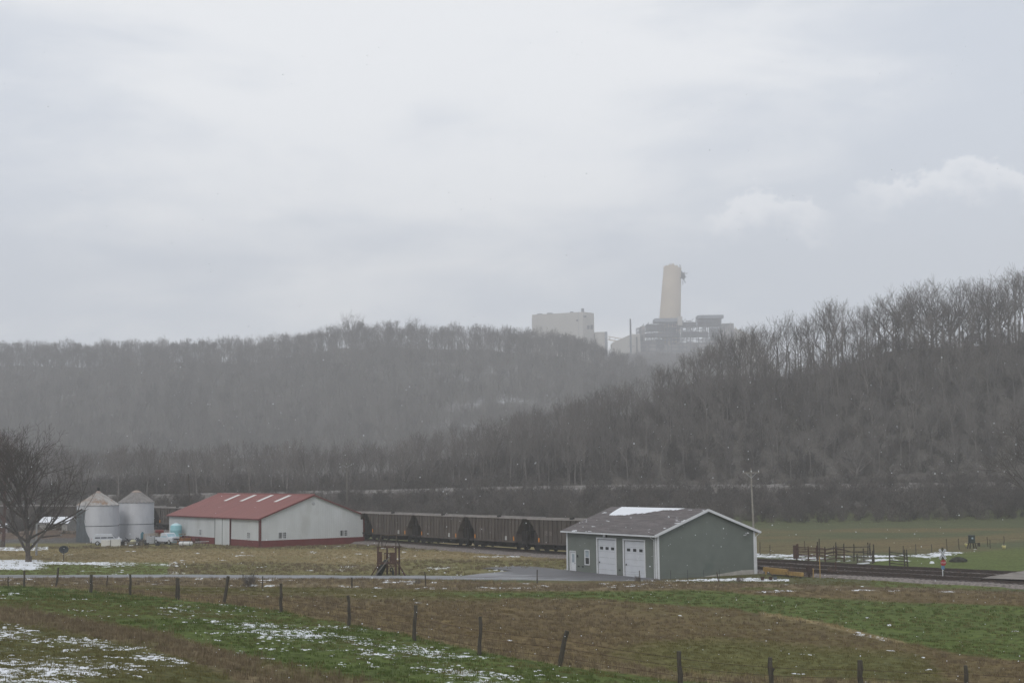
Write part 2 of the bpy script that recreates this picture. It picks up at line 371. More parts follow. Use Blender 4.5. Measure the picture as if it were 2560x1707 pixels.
    S = np.maximum(S, band(v, ln((1900,1532),(2230,1600))(u)-2, ln((1900,1536),(2230,1606))(u), 2)*(u > 2120)*(u < 2210)*.45)
    S = np.maximum(S, band(v, ln((1860,1478),(2000,1474))(u), ln((1860,1482),(2000,1478))(u), 2)*(u > 1890)*(u < 2000)*.55)
    # snow beside the buildings, around the pens, along the field fence
    S = np.maximum(S, ((v > 1350) & (v < ln((640,1362),(1000,1352))(u)+2) & (u > 650) & (u < 955))*.95*np.clip((u-740)/120, 0, 1))
    S = np.maximum(S, band(vj, ln((1640,1450),(1880,1444),(1960,1446))(u), 1452+0*u, 2)*.8*(u > 1600)*(u < 1975))
    S = np.maximum(S, band(vj, ln((1880,1384),(2270,1388),(2450,1368))(u), ln((1880,1393),(2000,1402),(2270,1404),(2450,1376))(u), 5)*(u > 1880)*(u < 2440)*np.clip(.45+(n3-.5)*3, 0, 1))
    S = np.maximum(S, band(vj, 1366, 1376, 3)*(u < 120)*.7)
    S = np.maximum(S, ((v > 1360) & (v < 1392) & (u > 1180) & (u < 1330) & (y > 172) & (y < 190))*np.clip((n3-.45)*6, 0, 1))
    # thin snow on the open slope seen between the trunks
    hs = np.exp(-(((u-1230)/260)**2))*np.clip((y-830)/50, 0, 1)*np.clip((1110-y)/60, 0, 1)
    S = np.maximum(S, hs*np.clip(.6+(fbm(x, y, 25, 81)-.5)*3.5, 0, 1)*.64)
    S = np.maximum(S, (y > 800)*(y < 1150)*np.clip((fbm(x, y, 30, 91)-.62)*6, 0, 1)*.5)
    # far works terrace
    put(np.clip((y-1500)/100, 0, 1), np.array([.2,.165,.15])); S = S*(y < 1400)
    return C, np.clip(S, 0, 1), np.clip(H, 0, 1), u, v
def build_ground():
    ys = np.concatenate([np.linspace(2, 28, 14)[:-1], np.arange(28, 175, .38), np.arange(175, 345, 1.3), np.exp(np.linspace(math.log(345), math.log(2340), 120))])
    ts = np.concatenate([np.linspace(-1.1, -.42, 24)[:-1], np.linspace(-.42, .42, 520), np.linspace(.42, 1.1, 24)[1:]])
    T, Y = np.meshgrid(ts, ys); X = T*Y
    X[0] = ts*40; X[0:13] = X[13]*np.linspace(0.9, 1, 13)[:, None]
    Z = zt(X, Y); C, S, H, u, v = zones(X, Y, Z)
    ny, nx = X.shape; V = np.stack([X, Y, Z], -1).reshape(-1, 3)
    i = np.arange(ny*nx).reshape(ny, nx); Q = np.stack([i[:-1,:-1], i[:-1,1:], i[1:,1:], i[1:,:-1]], -1).reshape(-1, 4)
    m = bpy.data.materials.new('ground_soil_and_turf'); m.use_nodes = True; t = m.node_tree; b = t.nodes['Principled BSDF']
    b.inputs['Roughness'].default_value = .95; b.inputs['Specular IOR Level'].default_value = .1
    a = N(t, 'ShaderNodeAttribute', attribute_name='soil'); s = N(t, 'ShaderNodeAttribute', attribute_name='snow')
    tc = N(t, 'ShaderNodeTexCoord'); ob = tc.outputs['Object']
    na = noise(t, ob, 2.6, 8, .7); nb = noise(t, ob, .35, 5, .6); nc = noise(t, mapping(t, ob, (1,1,1), (7,3,0)), 2.4, 7, .72)
    k = mth(t, 'MULTIPLY', mth(t, 'MULTIPLY_ADD', sstep(t, na, .3, .7), .75, .62), mth(t, 'MULTIPLY_ADD', nb, .7, .65))
    vm = N(t, 'ShaderNodeVectorMath', operation='SCALE'); t.links.new(a.outputs['Color'], vm.inputs[0]); t.links.new(k, vm.inputs['Scale'])
    sf = mth(t, 'ADD', s.outputs['Fac'], mth(t, 'MULTIPLY_ADD', nc, 2.6, -1.3))
    sfac = mth(t, 'MULTIPLY', sstep(t, sf, .60, .70), sstep(t, s.outputs['Fac'], .02, .1))
    cc = mixc(t, sfac, vm.outputs[0], (.78,.8,.83)); t.links.new(cc, b.inputs['Base Color'])
    bp = N(t, 'ShaderNodeBump'); bp.inputs['Strength'].default_value = .5; bp.inputs['Distance'].default_value = .08
    t.links.new(na, bp.inputs['Height']); t.links.new(bp.outputs[0], b.inputs['Normal'])
    o = np_mesh('ground', V, Q, m, smooth=True); me = o.data
    ca = me.attributes.new('soil', 'FLOAT_COLOR', 'POINT'); ca.data.foreach_set('color', np.concatenate([C.reshape(-1, 3), np.ones((C.shape[0]*C.shape[1], 1))], 1).astype(np.float32).ravel())
    sa = me.attributes.new('snow', 'FLOAT', 'POINT'); sa.data.foreach_set('value', S.astype(np.float32).ravel())
    tag(o, kind='structure')
build_ground()

# ================================================================ BARE TREES
bark = mat('bark', (.165,.15,.138), .95, .3, 6, rand=.22, spec=.1)
bark_dark = mat('dark_bark', (.08,.068,.06), .95, .3, 6, rand=.15, spec=.1)
bark_brown = mat('brown_twigs', (.115,.102,.092), .95, .3, 6, rand=.3, spec=.1)
bark_red = mat('reddish_twigs', (.11,.07,.062), .95, .3, 6, spec=.1)
def grow(seed, H, trunk=.35, spread=.9, levels=5, n_limb=7, r0=None, minr=.012, up=.25, kids=(3,4,4,3,3), multi=1, droop=0, ratio=.56, lead=.82, env=None):
    r = random.Random(seed); segs = []        # (p0, p1, r0, r1, level)
    r0 = r0 or H*.017
    def rv(): 
        a = r.uniform(0, 2*math.pi); z = r.uniform(-1, 1); q = math.sqrt(1-z*z); return Vector((q*math.cos(a), q*math.sin(a), z))
    def branch(p, d, L, rad, lev):
        wob = r.uniform(.72, 1.1); n = max(2, 4-lev//2); seg = L/n; pos = p.copy(); d = d.normalized(); rr = rad
        nk = kids[min(lev, len(kids)-1)] if lev < levels else 0
        starts = sorted(r.uniform(.25, 1) for _ in range(nk)) if lev > 0 else None
        ki = 0
        for s in range(n):
            d = (d+rv()*.16+Vector((0, 0, up*.35))-Vector((0, 0, droop*lev*.05))).normalized()
            q = pos+d*seg; r2 = max(minr, rr*(.80 if lev else .86))
            if env and (q.x*q.x+q.y*q.y)/(env[1]*H)**2+((q.z-env[0]*H)/(env[2]*H))**2 > wob: return
            segs.append((pos.copy(), q.copy(), rr, r2, lev))
            if lev > 0:
                while ki < nk and starts[ki] <= (s+1)/n:
                    tt = starts[ki]*n-s; b = pos+(q-pos)*max(0, min(1, tt))
                    side = d.cross(rv()).normalized(); ang = r.uniform(.35, .95)*spread
                    cdn = (d*math.cos(ang)+side*math.sin(ang)+Vector((0,0,up*.3))).normalized()
                    branch(b, cdn, L*r.uniform(.42, .78), max(minr, rr*.6), lev+1); ki += 1
            pos = q; rr = r2
        return pos, d, rr
    for mi in range(multi):
        lean = Vector((r.uniform(-.1,.1), r.uniform(-.1,.1), 1)) if multi == 1 else Vector((r.uniform(-.6,.6), r.uniform(-.6,.6), 1))
        b0 = Vector((0,0,-.4)) if multi == 1 else Vector((r.uniform(-.6,.6), r.uniform(-.6,.6), -.2))
        # leader: trunk then continuing stem
        pos = b0; d = lean.normalized(); rr = r0; tot = H*lead/ (1 if multi == 1 else r.uniform(1,1.6)); n = 9
        for s in range(n):
            f = (s+1)/n
            d = (d+rv()*(.05 if f < trunk else .14)+Vector((0,0,.12))).normalized(); q = pos+d*tot/n
            r2 = max(minr, r0*(1-f*.82)); segs.append((pos.copy(), q.copy(), rr, r2, 0 if f <= max(trunk, .2) else 1))
            if f > trunk-.02:
                for _ in range(max(1, round(n_limb/(n*(1-trunk))+r.uniform(-.4,.4)))):
                    a = r.uniform(0, 2*math.pi); ang = (R(62)-R(34)*(f-trunk)/(1-trunk+1e-6))*spread*r.uniform(.75,1.15)
                    cdn = Vector((math.cos(a)*math.sin(ang), math.sin(a)*math.sin(ang), math.cos(ang)))
                    Lr = H*ratio*(1-.62*(f-trunk)/(1-trunk+1e-6))*r.uniform(.7,1.05)/(1 if multi == 1 else 1.3)
                    branch(pos+(q-pos)*r.random(), cdn, Lr*.8, max(minr, rr*.55), 2)
            pos = q; rr = r2
    return segs
def seg_mesh(segs, n):
    """tapered n-sided tubes for all branch segments as arrays"""
    A = np.array([s[0] for s in segs]); B = np.array([s[1] for s in segs]); ra = np.array([s[2] for s in segs]); rb = np.array([s[3] for s in segs])
    d = B-A; d /= np.linalg.norm(d, axis=1)[:, None]+1e-9
    up = np.where(np.abs(d[:, 2:3]) < .9, np.array([[0,0,1.]]), np.array([[0,1.,0]]))
    a = np.cross(d, up); a /= np.linalg.norm(a, axis=1)[:, None]; b = np.cross(a, d)
    V = []
    for C_, r_ in ((A, ra), (B, rb)):
        for i in range(n):
            th = 2*math.pi*i/n; V.append(C_+(a*math.cos(th)+b*math.sin(th))*r_[:, None])
    V = np.stack(V, 1).reshape(-1, 3); base = (np.arange(len(segs))*2*n)[:, None]
    Q = np.concatenate([base+np.array([[i, (i+1) % n, n+(i+1) % n, n+i]]) for i in range(n)])
    return V, Q
def tree_meshes(name, segs, mtrunk, mcrown, nt_=7, nc=3):
    t = [s for s in segs if s[4] == 0]; c = [s for s in segs if s[4] > 0]
    V, Q = seg_mesh(t, nt_); ot = np_mesh('trunk', V, Q, mtrunk, link=False, smooth=True)
    V, Q = seg_mesh(c, nc); oc = np_mesh('crown', V, Q, mcrown, link=False)
    return ot.data, oc.data
def tree_one(name, segs, m, n=3):
    V, Q = seg_mesh(segs, n); return np_mesh(name, V, Q, m, link=False)
def place_tree(name, meshes, loc, s, rz, label, group=None, cat='tree'):
    t = empty(name, loc, rz, label, cat, group); t.scale = (s, s, s)
    for nm, me in zip(('trunk', 'crown'), meshes):
        o = bpy.data.objects.new(nm, me); col.objects.link(o); o.parent = t
    return t
def scatter(name, X, Y, Z, scl, protos, seed=1, label=None, cat=None, kind='stuff', idx=None, tilt=0.0):
    r = np.random.default_rng(seed); n = len(X)
    me = bpy.data.meshes.new(name); me.vertices.add(n); me.vertices.foreach_set('co', np.stack([X, Y, Z], 1).astype(np.float32).ravel())
    at_ = me.attributes.new('rot', 'FLOAT_VECTOR', 'POINT'); at_.data.foreach_set('vector', np.stack([r.uniform(-tilt, tilt, n), r.uniform(-tilt, tilt, n), r.uniform(0, 6.28, n)], 1).astype(np.float32).ravel())
    at_ = me.attributes.new('scl', 'FLOAT', 'POINT'); at_.data.foreach_set('value', np.asarray(scl, np.float32))
    at_ = me.attributes.new('idx', 'INT', 'POINT'); at_.data.foreach_set('value', (r.integers(0, len(protos), n) if idx is None else idx).astype(np.int32))
    cc = bpy.data.collections.new(name+'_kinds')
    for p in protos: cc.objects.link(p)
    o = bpy.data.objects.new(name, me); col.objects.link(o)
    g = bpy.data.node_groups.new(name, 'GeometryNodeTree')
    g.interface.new_socket('Geometry', in_out='INPUT', socket_type='NodeSocketGeometry'); g.interface.new_socket('Geometry', in_out='OUTPUT', socket_type='NodeSocketGeometry')
    gi = g.nodes.new('NodeGroupInput'); go = g.nodes.new('NodeGroupOutput'); ip = g.nodes.new('GeometryNodeInstanceOnPoints')
    ci = g.nodes.new('GeometryNodeCollectionInfo'); ci.inputs[0].default_value = cc; ci.inputs[1].default_value = True; ci.inputs[2].default_value = True
    ip.inputs['Pick Instance'].default_value = True
    def na(nm, ty):
        q = g.nodes.new('GeometryNodeInputNamedAttribute'); q.data_type = ty; q.inputs[0].default_value = nm; return q.outputs[0]
    g.links.new(gi.outputs[0], ip.inputs['Points']); g.links.new(ci.outputs[0], ip.inputs['Instance'])
    g.links.new(na('idx', 'INT'), ip.inputs['Instance Index']); g.links.new(na('rot', 'FLOAT_VECTOR'), ip.inputs['Rotation']); g.links.new(na('scl', 'FLOAT'), ip.inputs['Scale'])
    g.links.new(ip.outputs[0], go.inputs[0])
    md = o.modifiers.new('instances', 'NODES'); md.node_group = g
    return tag(o, label, cat, None, kind)
forest = [grow(100+k, 1.0*18, trunk=.5+.08*(k % 3), spread=.72+.12*(k % 2), levels=5, n_limb=8, minr=.018, up=.28, kids=(3,4,4,3,2), lead=.66+.05*(k % 2), ratio=.6, env=(.7, .24+.04*(k % 3), .32)) for k in range(6)]
broad = [grow(200+k, 18, trunk=.34, spread=.95, levels=5, n_limb=12, minr=.017, up=.17, kids=(3,4,4,3,2), r0=.42, ratio=.78, lead=.55, env=(.6, .42, .42)) for k in range(3)]
shrub = [grow(300+k, 4, trunk=.05, spread=1.1, levels=4, n_limb=4, minr=.016, up=.1, kids=(3,3,3,2), multi=6, r0=.05) for k in range(3)]
far_k = [grow(400+k, 18, trunk=.28, spread=.9, levels=5, n_limb=11, minr=.03, up=.25, kids=(3,4,4,3,2), lead=.66, ratio=.6, env=(.58, .27+.03*k, .43)) for k in range(4)]
print('segs', [len(s) for s in forest], [len(s) for s in broad], [len(s) for s in shrub])
fo = [tree_one('bare_tree_%s' % 'abcdef'[k], s, bark) for k, s in enumerate(forest)]
ff_ = [tree_one('misty_tree_%s' % 'abcd'[k], s, bark) for k, s in enumerate(far_k)]; ffm = [tree_meshes('tree', s, bark, bark) for s in far_k]
sh = [tree_one('bare_shrub_%s' % 'abc'[k], s, bark_brown) for k, s in enumerate(shrub)]
fm = [tree_meshes('tree', s, bark, bark) for s in forest]; bm_ = [tree_meshes('tree', s, bark, bark) for s in broad]

def jgrid(t0, t1, y0, y1, sp, seed):
    """jittered points over the wedge t0 < x/y < t1, y0 < y < y1 with spacing sp"""
    r = np.random.default_rng(seed); ys = np.arange(y0, y1, sp); out = []
    for y in ys:
        xs = np.arange(t0*y, t1*y, sp); out.append(np.stack([xs+r.uniform(-.45, .45, len(xs))*sp, y+r.uniform(-.45, .45, len(xs))*sp], 1))
    return np.concatenate(out)
def wood(name, t0, t1, y0, y1, sp, s0, s1, seed, label, keep=None, protos=fo):
    p = jgrid(t0, t1, y0, y1, sp, seed); x, y = p[:, 0], p[:, 1]
    r = np.random.default_rng(seed+1); k = np.ones(len(x), bool) if keep is None else keep(x, y)
    x, y = x[k], y[k]; z = zt(x, y)
    s = r.uniform(s0, s1, len(x)); print(name, len(x))
    return scatter(name, x, y, z, s, [q.copy() for q in protos], seed, label, 'woodland')
UF = lambda x, y: 1280+F_PX*x/y
wood('near_woodland', -.12, .46, 336, 408, 4.4, .4, .85, 11, 'dark bare woodland covering the near right-hand hillside', lambda x, y: (UF(x, y) > 1150+300*np.random.default_rng(3).random(len(x))))
wood('valley_woodland', -.45, .06, 335, 500, 7.0, .42, .8, 12, 'belt of bare trees along the valley floor below the misty hill')
wood('far_woodland', -.44, .22, 790, 1330, 10.5, .95, 1.4, 13, 'misty grey bare woodland covering the far left hillside',
     lambda x, y: (np.abs(UF(x, y)-1230) > 260*np.clip(1-np.abs(y-970)/110, 0, 1)) | (np.random.default_rng(5).random(len(x)) < .8), protos=ff_+fo[:3])
wood('distant_woodland', .04, .2, 1560, 1900, 9.5, 1.0, 1.35, 14, 'pale bare woodland below the distant power station', lambda x, y: (UF(x, y) > 1545+np.clip(y-1800, 0, 100)*.6), protos=ff_)
wood('back_slope_woodland', .1, .46, 440, 520, 12, .4, .6, 15, 'bare trees behind the crest of the right-hand hill')
# brush on the bank under the valley road, and undergrowth in the woods
def brush(name, t0, t1, y0, y1, sp, s0, s1, seed, label, keep=None, protos=sh):
    p = jgrid(t0, t1, y0, y1, sp, seed); x, y = p[:, 0], p[:, 1]
    if keep is not None: k = keep(x, y); x, y = x[k], y[k]
    s = np.random.default_rng(seed).uniform(s0, s1, len(x)); print(name, len(x))
    return scatter(name, x, y, zt(x, y), s, [q.copy() for q in protos], seed, label, 'brush')
brush('brush', -.42, .44, 269.5, 322, 2.7, .35, 1.3, 21, 'dark brown bare brush on the bank below the valley road')
brush('undergrowth', -.42, .46, 334, 415, 4.0, .7, 1.7, 22, 'bare undergrowth between the trees beyond the valley road')
# individual skyline and roadside trees
def tree_at(u, Y, s, meshes, label, group=None, rz=None, z=None):
    p = at(u, Y); return place_tree('bare_tree', meshes, p-Vector((0,0,.2)), s, rnd.uniform(0, 6.28) if rz is None else rz, label, group)
for u in np.arange(1700, 2700, 11):
    k = rnd.randrange(6); Y = 421+rnd.uniform(-7, 9); uu = u+rnd.uniform(-7, 7)
    s = np.interp(uu, [1700, 1880, 2000, 2200, 2600], [.85, 1.06, 1.08, 1.15, 1.22])*rnd.uniform(.8, 1.12)
    me = bm_[rnd.randrange(3)] if rnd.random() < .3 else fm[k]
    tree_at(uu, Y, s, me, 'slender bare tree on the skyline of the dark right-hand hill', 'bare trees along the near hill crest')
for u, s, lb in ((2262, 1.22, 'broad bare tree with a fan-shaped crown, tallest group on the right skyline'), (1925, .85, 'short spreading bare tree low on the right skyline beside the distant works'), (2330, 1.15, 'round-crowned bare tree on the skyline right of the fan-shaped one')):
    tree_at(u, 412, s, bm_[int(u) % 3], lb)
for u in np.arange(-40, 1560, 17):
    k = rnd.randrange(6); uu = u+rnd.uniform(-8, 8)
    tree_at(uu, 1146+rnd.uniform(-10, 10), rnd.uniform(.9, 1.4), ffm[k % 4] if rnd.random() < .75 else bm_[k % 3], 'hazy bare tree on the skyline of the far left hill', 'bare trees along the far hill crest')
tree_at(880, 1143, 1.9, bm_[1], 'big round-crowned bare tree rising above the far left skyline')
tree_at(1040, 1143, 1.6, bm_[2], 'second tallest hazy bare tree on the far skyline, left of the pale boiler building')
for u, Y, s, me, lb in ((1150, 345, .72, fm[0], 'dark-stemmed bare tree above the freight cars left of the green garage'), (1335, 350, .8, fm[3], 'upright bare tree behind the left end of the green garage roof'),
        (2140, 325, .72, bm_[0], 'low forked bare tree beside the valley road above the pens'), (2395, 322, .85, bm_[2], 'wide bare tree on the brushy bank above the crossing sign'), (2010, 335, .6, fm[1], 'thin bare tree by the valley road behind the utility pole'),
        (560, 345, .62, bm_[1], 'rounded brownish bare tree above the red barn roof ridge'), (380, 350, .55, bm_[0], 'rounded brownish bare tree behind the grain bins'), (830, 350, .7, fm[4], 'bare tree behind the crossarm pole above the barn gable'), (1010, 345, .66, bm_[2], 'bushy bare tree above the middle freight car')):
    tree_at(u, Y, s, me, lb)
# ================================================================ GREEN METAL GARAGE
def frame_of(near, dirx, diry): return near
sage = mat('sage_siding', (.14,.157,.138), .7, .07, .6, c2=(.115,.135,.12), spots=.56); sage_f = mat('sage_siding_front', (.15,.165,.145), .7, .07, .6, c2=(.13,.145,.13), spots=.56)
white = mat('white_trim', (.62,.63,.64), .6, .05, 2); concrete = mat('concrete', (.38,.36,.33), .9, .15, 2, c2=(.25,.23,.2), spots=.6)
glass = mat('dark_glass', (.03,.035,.04), .15, .2, 1, spec=.6); black = mat('black_plastic', (.02,.02,.02), .6, .2, 3)
doorw = mat('overhead_door_white', (.56,.575,.60), .6, .04, 1, c2=(.45,.46,.47), spots=.62)
steel = mat('galvanised_steel', (.42,.43,.44), .5, .15, 3, metal=.3)
def roof_material(name, c, c2, snow_fn=None, scale=(1,1,1)):
    m = bpy.data.materials.new(name); m.use_nodes = True; t = m.node_tree; b = t.nodes['Principled BSDF']
    b.inputs['Roughness'].default_value = .85
    tc = N(t, 'ShaderNodeTexCoord'); ob = tc.outputs['Object']; s = N(t, 'ShaderNodeSeparateXYZ'); t.links.new(ob, s.inputs[0])
    n = noise(t, mapping(t, ob, scale), 1.3, 7, .65); n2 = noise(t, ob, 9, 3, .6)
    cc = mixc(t, sstep(t, mth(t, 'ADD', n, mth(t, 'MULTIPLY_ADD', n2, .4, -.2)), .35, .65), c, c2)
    if snow_fn:
        f = snow_fn(t, s.outputs[0], s.outputs[1], s.outputs[2], ob); cc = mixc(t, f, cc, (.8,.82,.85))
    t.links.new(cc, b.inputs['Base Color']); return m
def slab(mb, a, b, c, d, th):
    """roof sheet through four corners, thickened downwards"""
    vs = [Vector(p) for p in (a, b, c, d)]; n = (vs[1]-vs[0]).cross(vs[3]-vs[0]).normalized(); n = n if n.z > 0 else -n
    return mb.add(vs+[p-n*th for p in vs], [(0,1,2,3),(7,6,5,4),(0,4,5,1),(1,5,6,2),(2,6,7,3),(3,7,4,0)])
def garage():
    # local frame: origin near corner, +x along the gable wall, +y along the door wall
    W, L, E, RG, fl = 11.9, 15.6, 4.35, 2.15, .0
    g = empty('metal_garage', (13.4, 135, -.12), math.atan2(.51, .86), 'sage green garage with two white overhead doors and snow on its dark roof', 'garage')
    # gable wall in lapped boards
    def boards(mb, x0, x1, z0, z1, plane, hw=None, gap=.2):
        z = z0
        while z < z1-.01:
            zz = min(z+gap, z1)
            if plane == 'y':   # wall on y = 0, facing -y
                xa, xb = (x0, x1) if hw is None else hw(z); xc, xd = (x0, x1) if hw is None else hw(zz)
                mb.add([(xa,-.03,z),(xb,-.03,z),(xd,-.008,zz),(xc,-.008,zz),(xa,0,z),(xb,0,z)], [(0,1,2,3),(4,5,1,0)])
            else:              # wall on x = 0, facing -x
                mb.add([(-.03,x0,z),(-.03,x1,z),(-.008,x1,zz),(-.008,x0,zz),(0,x0,z),(0,x1,z)], [(3,2,1,0),(0,1,5,4)])
            z = zz
    wg = MB(); boards(wg, 0, W, .0, E, 'y')
    hw = lambda z: (W/2*(z-E)/RG, W-W/2*(z-E)/RG); boards(wg, 0, W, E, E+RG-.02, 'y', hw)
    wg.box((W/2, L+.0, E/2), (W, .1, E)); wg.box((W-.03, L/2, E/2), (.06, L-.1, E))
    wg.add([(0,L-.05,E),(W,L-.05,E),(W/2,L-.05,E+RG)], [(0,1,2)])
    wg.build('wall', sage, g, fix=False)
    # front wall with openings (y ranges)
    ops = [(1.95, 5.35, 0, 3.62), (6.75, 9.95, 0, 3.62), (14.0, 14.95, 0, 2.15), (11.45, 12.2, 1.0, 2.35)]
    wf = MB(); ys = sorted({0, L, *[o[0] for o in ops], *[o[1] for o in ops]})
    for a, b in zip(ys[:-1], ys[1:]):
        o = [q for q in ops if q[0] <= a+.01 and q[1] >= b-.01]
        if not o: boards(wf, a, b, 0, E, 'x')
        else:
            boards(wf, a, b, o[0][3], E, 'x')
            if o[0][2] > 0: boards(wf, a, b, 0, o[0][2], 'x')
    fw_ = wf.build('front_wall', sage_f, g, fix=False)
    for i, (a, b, z0, z1) in enumerate(ops[:2]):
        d = MB()
        for k in range(6): d.box((.09, (a+b)/2, .02+(k+.5)*3.56/6), (.06, b-a-.02, 3.56/6-.015))
        dd = d.build('overhead_door', doorw, g)
        fr = MB(); fr.box((-.03, a-.07, z1/2), (.1, .14, z1)).box((-.03, b+.07, z1/2), (.1, .14, z1)).box((-.03, (a+b)/2, z1+.08), (.1, b-a+.28, .15)); fr.build('frame', white, dd)
        for k in range(3):
            yc = a+(b-a)*(.2+.3*k)
            MB().box((.05, yc, 2.72), (.05, .5, .27)).build('window', glass, dd)
        MB().box((.04, b-.25, 1.3), (.06, .1, .16)).build('handle', black, dd)
    a, b = ops[2][:2]; d = MB().box((.06, (a+b)/2, 1.06), (.06, b-a-.04, 2.1)).build('entry_door', white, g)
    MB().box((-.02, a-.05, 1.1), (.09, .1, 2.2)).box((-.02, b+.05, 1.1), (.09, .1, 2.2)).box((-.02, (a+b)/2, 2.2), (.09, b-a+.2, .1)).build('frame', white, d)
    MB().box((.02, (a+b)/2, 1.5), (.04, .42, .85)).build('window', mat('pale_glass', (.32,.37,.4), .2, .1), d)
    MB().tube([(0.02, a+.12, 1.0), (-.06, a+.12, 1.0)], .035, 8).build('handle', black, d)
    a, b = ops[3][:2]; f = MB()
    f.box((-.02, a-.04, 1.68), (.09, .09, 1.5)).box((-.02, b+.04, 1.68), (.09, .09, 1.5)).box((-.02, (a+b)/2, 2.4), (.09, b-a, .1)).box((-.02, (a+b)/2, .96), (.11, b-a, .1)).box((-.01, (a+b)/2, 1.68), (.06, b-a, .06))
    f = f.build('window', white, g)
    MB().box((.03, (a+b)/2, 1.33), (.03, b-a, .62)).build('lower_pane', glass, f); MB().box((.03, (a+b)/2, 2.02), (.03, b-a, .6)).build('upper_pane', mat('pale_glass', (.3,.36,.4), .2, .1), f)
    # foundation showing along the gable wall where the ground drops
    MB().prism([(3.2, -.02), (W+.02, -.02), (W+.02, .56), (W-1.8, .56)], 'y', -.05, -.034).build('foundation', concrete, g)
    MB().box((W/2, L/2, -.45), (W-.02, L-.02, .88)).build('slab', concrete, g)
    # roof: two sheets with overhang
    ov, oh = .35, .45; k = RG/(W/2)
    def snow(t, x, y, z, ob):
        nn = noise(t, mapping(t, ob, (1, .8, 1)), .75, 6, .62); n3 = noise(t, mapping(t, ob, (2.2, .55, 1), (3, 0, 0)), 1.0, 5, .6)
        up = mth(t, 'DIVIDE', x, W/2)                                   # 0 at the eave, 1 at the ridge
        lim = mth(t, 'SUBTRACT', 1.045, mth(t, 'MULTIPLY', sstep(t, y, 1.2, 12.2), .40))
        lim = mth(t, 'ADD', lim, mth(t, 'MULTIPLY', sstep(t, y, 13.4, 15.4), 1.1))
        a = sstep(t, mth(t, 'ADD', mth(t, 'SUBTRACT', up, lim), mth(t, 'MULTIPLY_ADD', nn, .34, -.17)), -.015, .02)
        left = mth(t, 'LESS_THAN', x, W/2+.02)
        b = mth(t, 'MULTIPLY', sstep(t, n3, .63, .67), mth(t, 'MULTIPLY', sstep(t, y, 7, 10), mth(t, 'SUBTRACT', 1, sstep(t, up, .75, .9))))
        c = mth(t, 'MULTIPLY', sstep(t, n3, .62, .66), mth(t, 'SUBTRACT', 1, sstep(t, y, 1.2, 3)))
        return mth(t, 'MULTIPLY', mth(t, 'MAXIMUM', a, mth(t, 'MAXIMUM', b, c)), left)
    rm = roof_material('weathered_shingle', (.082,.072,.07), (.155,.135,.132), snow, (3, .35, 1))
    rf = MB()
    slab(rf, (-oh, -ov, E-oh*k+.1), (-oh, L+ov, E-oh*k+.1), (W/2, L+ov, E+RG+.1), (W/2, -ov, E+RG+.1), .1)
    slab(rf, (W/2, -ov, E+RG+.1), (W/2, L+ov, E+RG+.1), (W+oh, L+ov, E-oh*k+.1), (W+oh, -ov, E-oh*k+.1), .1)
    roof = rf.build('roof', rm, g)
    tr = MB()
    tr.bar((-oh-.02, -ov-.02, E-oh*k-.02), (W/2, -ov-.02, E+RG-.02), .05, .24).bar((W+oh+.02, -ov-.02, E-oh*k-.02), (W/2, -ov-.02, E+RG-.02), .05, .24)
    tr.build('rake_trim', white, roof)
    gt = MB(); gt.box((-oh-.07, L/2, E-oh*k-.02), (.13, L+2*ov, .14)); gt.build('gutter', white, roof)
    MB().box((W+oh+.07, L/2, E-oh*k-.02), (.13, L+2*ov, .14)).build('gutter', white, roof)
    for x, y, w_ in ((-.035, .10, .2), (-.035, L-.1, .2)): MB().box((x-.02, y, E/2+.02), (.07, w_, E-.05)).build('corner_trim', white, g)
    MB().box((.1, -.06, E/2), (.22, .06, E-.02)).build('corner_trim', white, g); MB().box((W-.1, -.06, E/2), (.22, .06, E-.02)).build('corner_trim', white, g)
    MB().tube([(-oh-.05, .35, E-.3), (-.12, .3, E-.55), (-.12, .3, .1)], .055, 6).build('downspout', white, g)
    MB().tube([(W+oh+.05, -.1, E-.3), (W+.05, -.14, E-.6), (W+.05, -.14, -.2)], .055, 6).build('downspout', white, g)
    fl = MB().box((-.12, 8.3, 4.0-.05), (.16, .3, .3)).build('floodlight', black, g); MB().box((-.24, 8.42, 3.95), (.1, .3, .22)).build('lamp', white, fl)
    wl = MB().box((-.08, 13.55, 1.75), (.1, .12, .22)).build('wall_lamp', black, g)
    fc = MB().tube([(10.7, -.03, 4.1), (10.7, -.28, 4.05)], .05, 8).box((10.45, -.25, 3.95), (.3, .12, .1)).build('security_light', steel, g); MB().lathe([(0,.12),(.1,.06),(.12,0),(0,-.02)], 10, (10.8, -.3, 4.1)).build('lamp', white, fc)
    for y in (13.4, 12.6, 6.1): MB().box((-.06, y, .72), (.06, .2, .1)).build('outlet_box', black, g)
garage()

